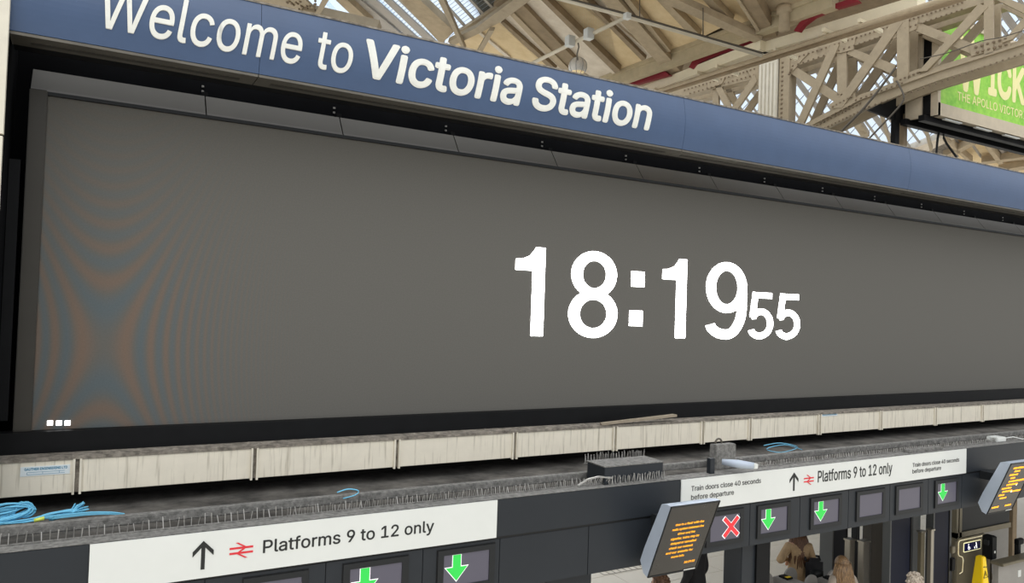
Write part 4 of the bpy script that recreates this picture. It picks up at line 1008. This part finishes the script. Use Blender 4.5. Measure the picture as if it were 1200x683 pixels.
# wheelchair gate
YWG = 7.9
gx0, gx1 = xY(1121.5, 650, YWG), xY(1156, 650, YWG)
gz1 = zY(1140, 628, YWG); gz0 = zY(1140, 668, YWG)
wg = thing('wide_gate', 'bronze wide access gate with wheelchair symbol and glowing outline', 'gate', ((gx0+gx1)/2, YWG, 0))
def rrect(x0, x1, z0, z1, r, y):
    out = []
    for cx_, cz_, a0 in ((x1-r, z1-r, 0), (x0+r, z1-r, 90), (x0+r, z0+r, 180), (x1-r, z0+r, 270)):
        out += [(cx_+r*math.cos(math.radians(a0+t)), y, cz_+r*math.sin(math.radians(a0+t))) for t in range(0, 91, 15)]
    return out
leaf = prism('gate_leaf', rrect(gx0, gx1, .12, gz1, .07, YWG), (0, .04, 0), M['bronze'], wg)
box('gate_hinge_post', (gx1+.01, YWG-.03, 0), (gx1+.10, YWG+.1, gz1-.05), M['black'], wg)
bm = bmesh.new(); W_ = gx1-gx0
pp = [(gx1-.05, YWG-.008, gz0), *[p for p in rrect(gx0+.03, gx1-.05, gz0, gz1-.03, .06, YWG-.008)[:14]], (gx0+.03, YWG-.008, gz1-.27), (gx0+.06, YWG-.008, gz1-.31), (gx0+.16, YWG-.008, gz1-.34), (gx0+.19, YWG-.008, gz1-.40), (gx0+.17, YWG-.008, gz0+.02), (gx0+.08, YWG-.008, gz0)]
add_tube(bm, pp, .007, 5); link('light_outline', bm, mat('outline_glow', S(235, 225, 190), .4, emit=S(240, 228, 190), estr=.5), leaf)
sx0, sx1 = xY(1129, 640, YWG), xY(1149, 642, YWG); sz1, sz0 = zY(1139, 634, YWG), zY(1139, 645, YWG)
prism('sign_border', rrect(sx0, sx1, sz0, sz1, .015, YWG-.006), (0, .006, 0), mat('sign_border_glow', S(250, 244, 190), .4, emit=S(250, 244, 190), estr=.7), leaf)
box('sign_face', (sx0+.015, YWG-.010, sz0+.014), (sx1-.015, YWG-.006, sz1-.014), mat('sign_navy', S(22, 24, 84), .3), leaf)
bm = bmesh.new(); zc_ = (sz0+sz1)/2; hh = (sz1-sz0)*.32; xw = sx0+(sx1-sx0)*.28
stroke(bm, poly_arc(xw+hh*.1, zc_-hh*.35, hh*.5, hh*.5, 100, 400, 16), hh*.2); stroke(bm, [(xw-hh*.15, zc_+hh*.5), (xw-hh*.1, zc_-.1*hh), (xw+hh*.5, zc_-hh*.15), (xw+hh*.75, zc_-hh*.75)], hh*.28)
stroke(bm, [(xw-hh*.22, zc_+hh*.95), (xw-hh*.08, zc_+hh*.65)], hh*.36)
xm = sx0+(sx1-sx0)*.72
stroke(bm, [(xm, zc_+hh*.5), (xm+.1*hh, zc_-hh*.2), (xm+.2*hh, zc_-hh)], hh*.4); stroke(bm, [(xm-.02, zc_+hh*.95), (xm+.0, zc_+hh*.65)], hh*.36); stroke(bm, [(xm, zc_+.2*hh), (xm-hh*.7, zc_-hh*.4)], hh*.2)
stroke(bm, [(xm-hh*1.2, zc_-hh*.4), (xm-hh*.8, zc_-hh*.95)], hh*.3)
for v in bm.verts: v.co = Vector((v.co.x, YWG-.0115, v.co.y))
bmesh.ops.solidify(bm, geom=list(bm.faces), thickness=.001)
link('access_pictogram', bm, M['outline'], leaf)
# reader post by the wide gate
rx = xY(1163, 640, 7.6); zR = zY(1163, 628, 7.6)
rp_ = thing('reader_post', 'black ticket reader post right of the wheelchair gate', 'reader', (rx, 7.6, 0))
box('pole', (rx-.03, 7.62, 0), (rx+.03, 7.70, zR-.4), M['steel'], rp_); box('reader_head', (rx-.09, 7.56, zR-.42), (rx+.08, 7.74, zR), M['black'], rp_, .015); box('side_bracket', (rx-.15, 7.6, zR-.16), (rx+.12, 7.68, zR-.06), M['charb'], rp_, .01)
box('reader_mark', (rx-.02, 7.552, zR-.30), (rx+.02, 7.56, zR-.26), M['white'], rp_)
rx = xY(1116.5, 650, 7.4); zR = zY(1116, 640, 7.4)
rp2 = thing('reader_post', 'slim black ticket reader between navy panel and wheelchair gate', 'reader', (rx, 7.4, 0))
box('pole', (rx-.03, 7.42, 0), (rx+.02, 7.5, zR-.2), M['charb'], rp2); box('reader_head', (rx-.05, 7.38, zR-.12), (rx+.05, 7.5, zR), M['bronze'], rp2, .01); box('lower_head', (rx-.06, 7.38, zR-.42), (rx+.06, 7.5, zR-.2), M['black'], rp2, .015)
# wet floor cone
YN = 7.0
cxn = xY(1149, 670, YN); ctz = zY(1149, 651.5, YN)
cn_ = thing('wet_floor_cone', 'yellow four sided wet floor warning cone by the wheelchair gate', 'cone', (cxn, YN, 0))
bm = bmesh.new(); t, b = .055, .16
vs = [bm.verts.new((cxn+sx*q, YN+sy*q, z)) for q, z in ((b, .02), (t, ctz)) for sx, sy in ((-1, -1), (1, -1), (1, 1), (-1, 1))]
for i in range(4): bm.faces.new((vs[i], vs[(i+1) % 4], vs[4+(i+1) % 4], vs[4+i]))
bm.faces.new(vs[:4]); bm.faces.new(vs[4:]); bmesh.ops.bevel(bm, geom=list(bm.edges), offset=.012, segments=2, affect='EDGES')
cbd = link('cone_body', bm, M['yellow'], cn_); box('base', (cxn-.2, YN-.2, 0), (cxn+.2, YN+.2, .025), M['yellow'], cn_, .008)
def on_cone(x, z): q = b+(t-b)*(z-.02)/(ctz-.02); return Vector((cxn+x, YN-q-.003, z))
for x0, x1, z0, z1 in ((-.045, .0, ctz-.165, ctz-.15), (.015, .05, ctz-.172, ctz-.157)): prism('warning_word', [on_cone(x0, z0), on_cone(x1, z0), on_cone(x1, z1), on_cone(x0, z1)], (0, .002, 0), M['ink'], cbd)
bm = bmesh.new(); add_tube(bm, [on_cone(-.06, ctz-.33), on_cone(0, ctz-.22), on_cone(.06, ctz-.33), on_cone(-.06, ctz-.33)], .006, 4); add_tube(bm, [on_cone(0, ctz-.26), on_cone(0, ctz-.30)], .006, 4); link('warning_triangle', bm, M['ink'], cbd)
# glazed office front and desk behind
YO = 8.3
wf = thing('office_front', 'dark glazed office front with bronze frame behind the wheelchair gate', 'office front', (xY(1140, 640, YO), YO, 0))
x0, x1 = xY(1121, 620, YO), xY(1156, 620, YO); zg = zY(1135, 622, YO)
box('window_glass', (x0+.12, YO+.03, zg), (x1+.9, YO+.05, 3.0), mat('office_glass', S(22, 27, 32), .35, spec=.2), wf)
for a, b, z0, z1 in ((x0, x0+.06, 0, 3.0), (x0+.1, x0+.18, 0, 3.0), (x0, x1+.9, zg-.1, zg), (x0, x1+.9, .0, .1)): box('frame_bar', (a, YO, z0), (b, YO+.1, z1), M['bronze'], wf)
box('lower_panel', (x0+.18, YO+.04, .1), (x1+.9, YO+.08, zg-.1), M['greywall'], wf)
post('bronze_column', 'tall pale bronze column below the right amber display', 1171, 1183, 8.6, TOP+.5, 'steel', 'column', .3, 'bronze columns')
post('bronze_column', 'tall dark column at the right edge beyond the amber display', 1186, 1191, 8.5, TOP+.5, 'rafterd', 'column', .3, 'bronze columns')
dk_ = thing('service_desk', 'grey service desk with a white notice at the right edge', 'desk', (xY(1190, 670, 7.2), 7.2, 0))
x0, x1 = xY(1170, 670, 7.4), xY(1225, 670, 7.4); zt3 = zY(1185, 655, 7.4)
box('front_panel', (x0, 7.4, 0), (x1, 7.5, zt3-.05), M['greywall'], dk_); box('counter_top', (x0-.05, 7.3, zt3-.05), (x1, 7.52, zt3), M['bronze'], dk_, .01)
p = PY(1195, 672, 7.39); box('notice', (p.x-.05, 7.392, p.z-.06), (p.x+.05, 7.4, p.z+.06), M['white'], dk_)
tp = thing('desk_terminal', 'black terminal on a stand behind the service desk', 'terminal', (xY(1195, 640, 7.6), 7.6, 0))
q = PY(1195, 640, 7.6); box('screen_block', (q.x-.09, 7.58, zt3+.12), (q.x+.12, 7.66, q.z+.14), M['black'], tp, .012); box('stand', (q.x-.03, 7.6, 0), (q.x+.04, 7.68, zt3+.14), M['charb'], tp)
struct(box('shade_ceiling', (9.5, 8.75, 3.15), (26, 11.5, 3.35), M['dark']))  # unseen ceiling slab, added to darken the space behind the gantry
# far dark train hall wall behind the gates on the right
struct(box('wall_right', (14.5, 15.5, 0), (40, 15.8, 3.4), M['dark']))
# grid of drain tiles near the left pillar
gt = thing('floor_grille', 'rectangular dark edged floor grille on the pale floor by the pillar', 'grille', PZ(722, 672, .004))
x, y = PZ(708, 674, 0).x, PZ(708, 674, 0).y
bm = bmesh.new()
for k in range(9): add_box(bm, (x+k*.14, y, .0005), (x+k*.14+.012, y+1.2, .006))
for k in range(8): add_box(bm, (x, y+k*.17, .0005), (x+1.2, y+k*.17+.012, .006))
o = link('grille_bars', bm, M['grout'], gt)

# ================================================================ people
def person(lab, px, top, Y, coat, hair, style, facing=0.0, lean=0.0, bulk=1.0, hlen=1.0, elbow=False, vol=1.0):
    """stands at depth Y; px, top is the pixel of the crown of the head"""
    py = top; height = zY(px, top, Y)
    x = xY(px, py, Y); p = thing('person', lab, 'person', (x, Y, 0)); k = height/1.755; print('PERSON', lab[:40], round(height, 2))
    Rz = Matrix.Rotation(facing, 4, 'Z')
    J = {}; rad = {}; E_ = []
    def v(n, c, r, par=None):
        J[n] = len(J); co.append(Vector(c)); rr.append(r)
        if par: E_.append((J[par], J[n]))
    co, rr = [], []
    v('pel', (0, 0, .95), .155); v('waist', (0, .0, 1.10), .145, 'pel'); v('chest', (0, .01+lean*.3, 1.30), .165, 'waist'); v('ster', (0, .01+lean*.5, 1.42), .11, 'chest'); v('neck', (0, .02+lean*.7, 1.50), .055, 'ster'); v('skull', (0, .03+lean, 1.58), .06, 'neck')
    for s, n in ((-1, 'l'), (1, 'r')):
        v('sh'+n, (s*.18, lean*.4, 1.40), .075, 'ster'); b_ = elbow and s < 0; ox, oy, oz = (.12, .10, .22) if b_ else (0, 0, 0)
        v('el'+n, (s*(.38 if b_ else .25), -.04, 1.15), .055, 'sh'+n); v('wr'+n, (s*.23+ox, .10+oy, .92+oz), .036, 'el'+n); v('pa'+n, (s*.225+ox, .13+oy, .85+oz), .034, 'wr'+n)
        for f, (dx, dz) in enumerate(((-.025, -.075), (-.008, -.09), (.009, -.085), (.025, -.07))):
            v('f%d%s' % (f, n), (s*.225+dx*.9+ox, .145+oy, .85+dz*.55+oz), .010, 'pa'+n); v('g%d%s' % (f, n), (s*.225+dx+ox, .138+oy, .85+dz+oz), .008, 'f%d%s' % (f, n))
        v('t'+n, (s*.19+ox, .165+oy, .855+oz), .011, 'wr'+n); v('u'+n, (s*.185+ox, .185+oy, .825+oz), .009, 't'+n)
        v('hip'+n, (s*.09, 0, .88), .105, 'pel'); v('kn'+n, (s*.10, .02, .49), .065, 'hip'+n); v('an'+n, (s*.10, -.01, .09), .045, 'kn'+n); v('to'+n, (s*.11, .15, .04), .04, 'an'+n)
    me = bpy.data.meshes.new('skeleton'); me.from_pydata([c*k for c in co], E_, []); o = bpy.data.objects.new('skeleton', me); COL.objects.link(o)
    md = o.modifiers.new('skin', 'SKIN'); md.use_smooth_shade = True
    for i, s in enumerate(me.skin_vertices[0].data): q_ = rr[i]*k*(bulk if rr[i] > .05 and i not in (4, 5) else 1); s.radius = (q_, q_*.8 if i in (0, 1, 2, 3) else q_); s.use_root = (i == 0)
    o.modifiers.new('sub', 'SUBSURF').levels = 2
    bpy.context.view_layer.update()
    bme = bpy.data.meshes.new_from_object(o.evaluated_get(bpy.context.evaluated_depsgraph_get())); bpy.data.objects.remove(o)
    bm = bmesh.new(); bm.from_mesh(bme)
    for f in bm.faces:
        z = f.calc_center_median().z/k; xx = abs(f.calc_center_median().x)/k
        f.material_index = 0 if z > 1.475 or (z < .89 and xx > .165) or (elbow and z < 1.11 and xx < .20 and f.calc_center_median().y > .17*k) else (1 if z > .80 else (2 if z > .11 else 3))
    hz = 1.60*k; hy = (.03+lean)*k
    r_ = bmesh.ops.create_uvsphere(bm, u_segments=20, v_segments=14, radius=1, matrix=Matrix.Translation((0, hy+.01, hz)) @ Matrix.Diagonal((.076*k, .095*k, .118*k, 1)))
    bmesh.ops.create_cone(bm, segments=8, radius1=.018*k, radius2=.004, depth=.05*k, cap_ends=True, matrix=Matrix.Translation((0, hy+.105*k, hz-.015*k)) @ Matrix.Rotation(.35, 4, 'X'))
    for s in (-1, 1):
        bmesh.ops.create_uvsphere(bm, u_segments=8, v_segments=6, radius=.02*k, matrix=Matrix.Translation((s*.077*k, hy, hz-.01*k)) @ Matrix.Diagonal((.4, .9, 1.5, 1)))
    for f in bm.faces: f.smooth = True
    bm.transform(Rz); bmesh.ops.translate(bm, verts=bm.verts, vec=(x, Y, 0))
    link('body', bm, [M['skin'], coat, M['trouser'], M['black']], p, True)
    for s in (-1, 1):
        b2 = bmesh.new(); bmesh.ops.create_uvsphere(b2, u_segments=8, v_segments=6, radius=.011*k, matrix=Matrix.Translation((s*.03*k, hy+.093*k, hz+.005*k))); b2.transform(Rz); bmesh.ops.translate(b2, verts=b2.verts, vec=(x, Y, 0)); link('eye', b2, M['ink'], p, True)
    b2 = bmesh.new(); bmesh.ops.create_uvsphere(b2, u_segments=10, v_segments=6, radius=1, matrix=Matrix.Translation((0, hy+.088*k, hz-.06*k)) @ Matrix.Diagonal((.026*k, .012*k, .007*k, 1))); b2.transform(Rz); bmesh.ops.translate(b2, verts=b2.verts, vec=(x, Y, 0)); link('mouth', b2, M['red'], p, True)
    # hair: cap over the skull, long hair continues down the back as locks
    b2 = bmesh.new()
    bmesh.ops.create_uvsphere(b2, u_segments=24, v_segments=16, radius=1, matrix=Matrix.Translation((0, hy-.012*k, hz+.018*k)) @ Matrix.Diagonal((.092*k*(1+(vol-1)*.5), .108*k, .122*k, 1)))
    bmesh.ops.delete(b2, geom=[f for f in b2.faces if f.calc_center_median().y > hy+.055*k and f.calc_center_median().z < hz+.06*k or f.calc_center_median().z < hz-.075*k], context='FACES')
    if style == 'long':
        for i in range(30):
            a = math.pi*(1.02+.96*i/29); rx_, ry_ = .088*k*vol, .10*k
            q0 = Vector((rx_*math.cos(a), hy-.01+ry_*math.sin(a), hz+.03*k)); sp = random.uniform(.95, 1.35)
            q1 = Vector((q0.x*1.12*sp, hy+(q0.y-hy)*1.12, hz-.10*k)); q2 = Vector((q0.x*1.2*sp, hy-.02+(q0.y-hy)*1.3, hz-.22*k*hlen)); q3 = Vector((q0.x*1.0*sp*hlen+random.uniform(-.02, .02), hy-.05+(q0.y-hy)*1.3, hz-(.33+random.uniform(0, .08))*k*hlen))
            add_tube(b2, [q0, q1, q2, q3], [.02*k, .026*k, .024*k, .006*k], 6)
    else:
        for i in range(70):
            a, e_ = random.uniform(0, 2*math.pi), random.uniform(-.2, 1.4); d = Vector((math.cos(e_)*math.cos(a), math.cos(e_)*math.sin(a), math.sin(e_)))
            if d.y > .5 and d.z < .5: continue
            c = Vector((0, hy-.012*k, hz+.018*k)) + Vector((d.x*.092*vol, d.y*.108, d.z*.122))*k
            bmesh.ops.create_icosphere(b2, subdivisions=1, radius=random.uniform(.018, .03)*k, matrix=Matrix.Translation(c))
    b2.transform(Rz); bmesh.ops.translate(b2, verts=b2.verts, vec=(x, Y, 0)); link('hair', b2, M[hair], p, True)
    return p, x, k
person('person in a dark coat partly hidden behind the left amber display', 815, 622, 8.6, M['coat_black'], 'hair_brown', 'short', .3, bulk=1.3)
person('brown haired person almost hidden below the left amber display', 776, 670, 7.5, M['coat_black'], 'hair_brown', 'short', .4)
_, tx, tk = person('person in a quilted tan coat with long brown hair under the gantry', 937, 617, 8.45, M['coat_tan'], 'hair_brown', 'long', -.45, .03, 1.2, 1.35, True, 1.25)
bp_ = thing('backpack', 'black backpack worn over the tan coat', 'backpack', (tx, 8.3, 1.0))
Bm = Matrix.Translation((tx+.07, 8.20, 1.0)) @ Matrix.Rotation(-.45, 4, 'Z')
bm = bmesh.new(); bmesh.ops.create_cube(bm, size=1, matrix=Bm @ Matrix.Diagonal((.29, .15, .40, 1))); bmesh.ops.bevel(bm, geom=list(bm.edges), offset=.068, segments=3, affect='EDGES'); link('bag_body', bm, M['coat_black'], bp_, True)
bm = bmesh.new(); bmesh.ops.create_cube(bm, size=1, matrix=Bm @ Matrix.Translation((0, -.09, -.06)) @ Matrix.Diagonal((.22, .05, .20, 1))); bmesh.ops.bevel(bm, geom=list(bm.edges), offset=.02, segments=2, affect='EDGES'); link('front_pocket', bm, M['charb'], bp_, True)
for s in (-1, 1): tube('strap', [Bm @ Vector((s*.12, .05, .14)), Bm @ Vector((s*.12, .10, .19)), Bm @ Vector((s*.12, .18, .17))], .02, M['coat_black'], bp_, 6)
person('person with long blonde streaked hair seen from behind', 988, 650, 7.1, M['coat_grey'], 'hair_blonde', 'long', -.2, hlen=1.15, vol=1.3)
person('person with curly grey hair at the lower edge of the picture', 1073, 670.5, 6.3, M['coat_black'], 'hair_grey', 'short', -.2, vol=1.3)
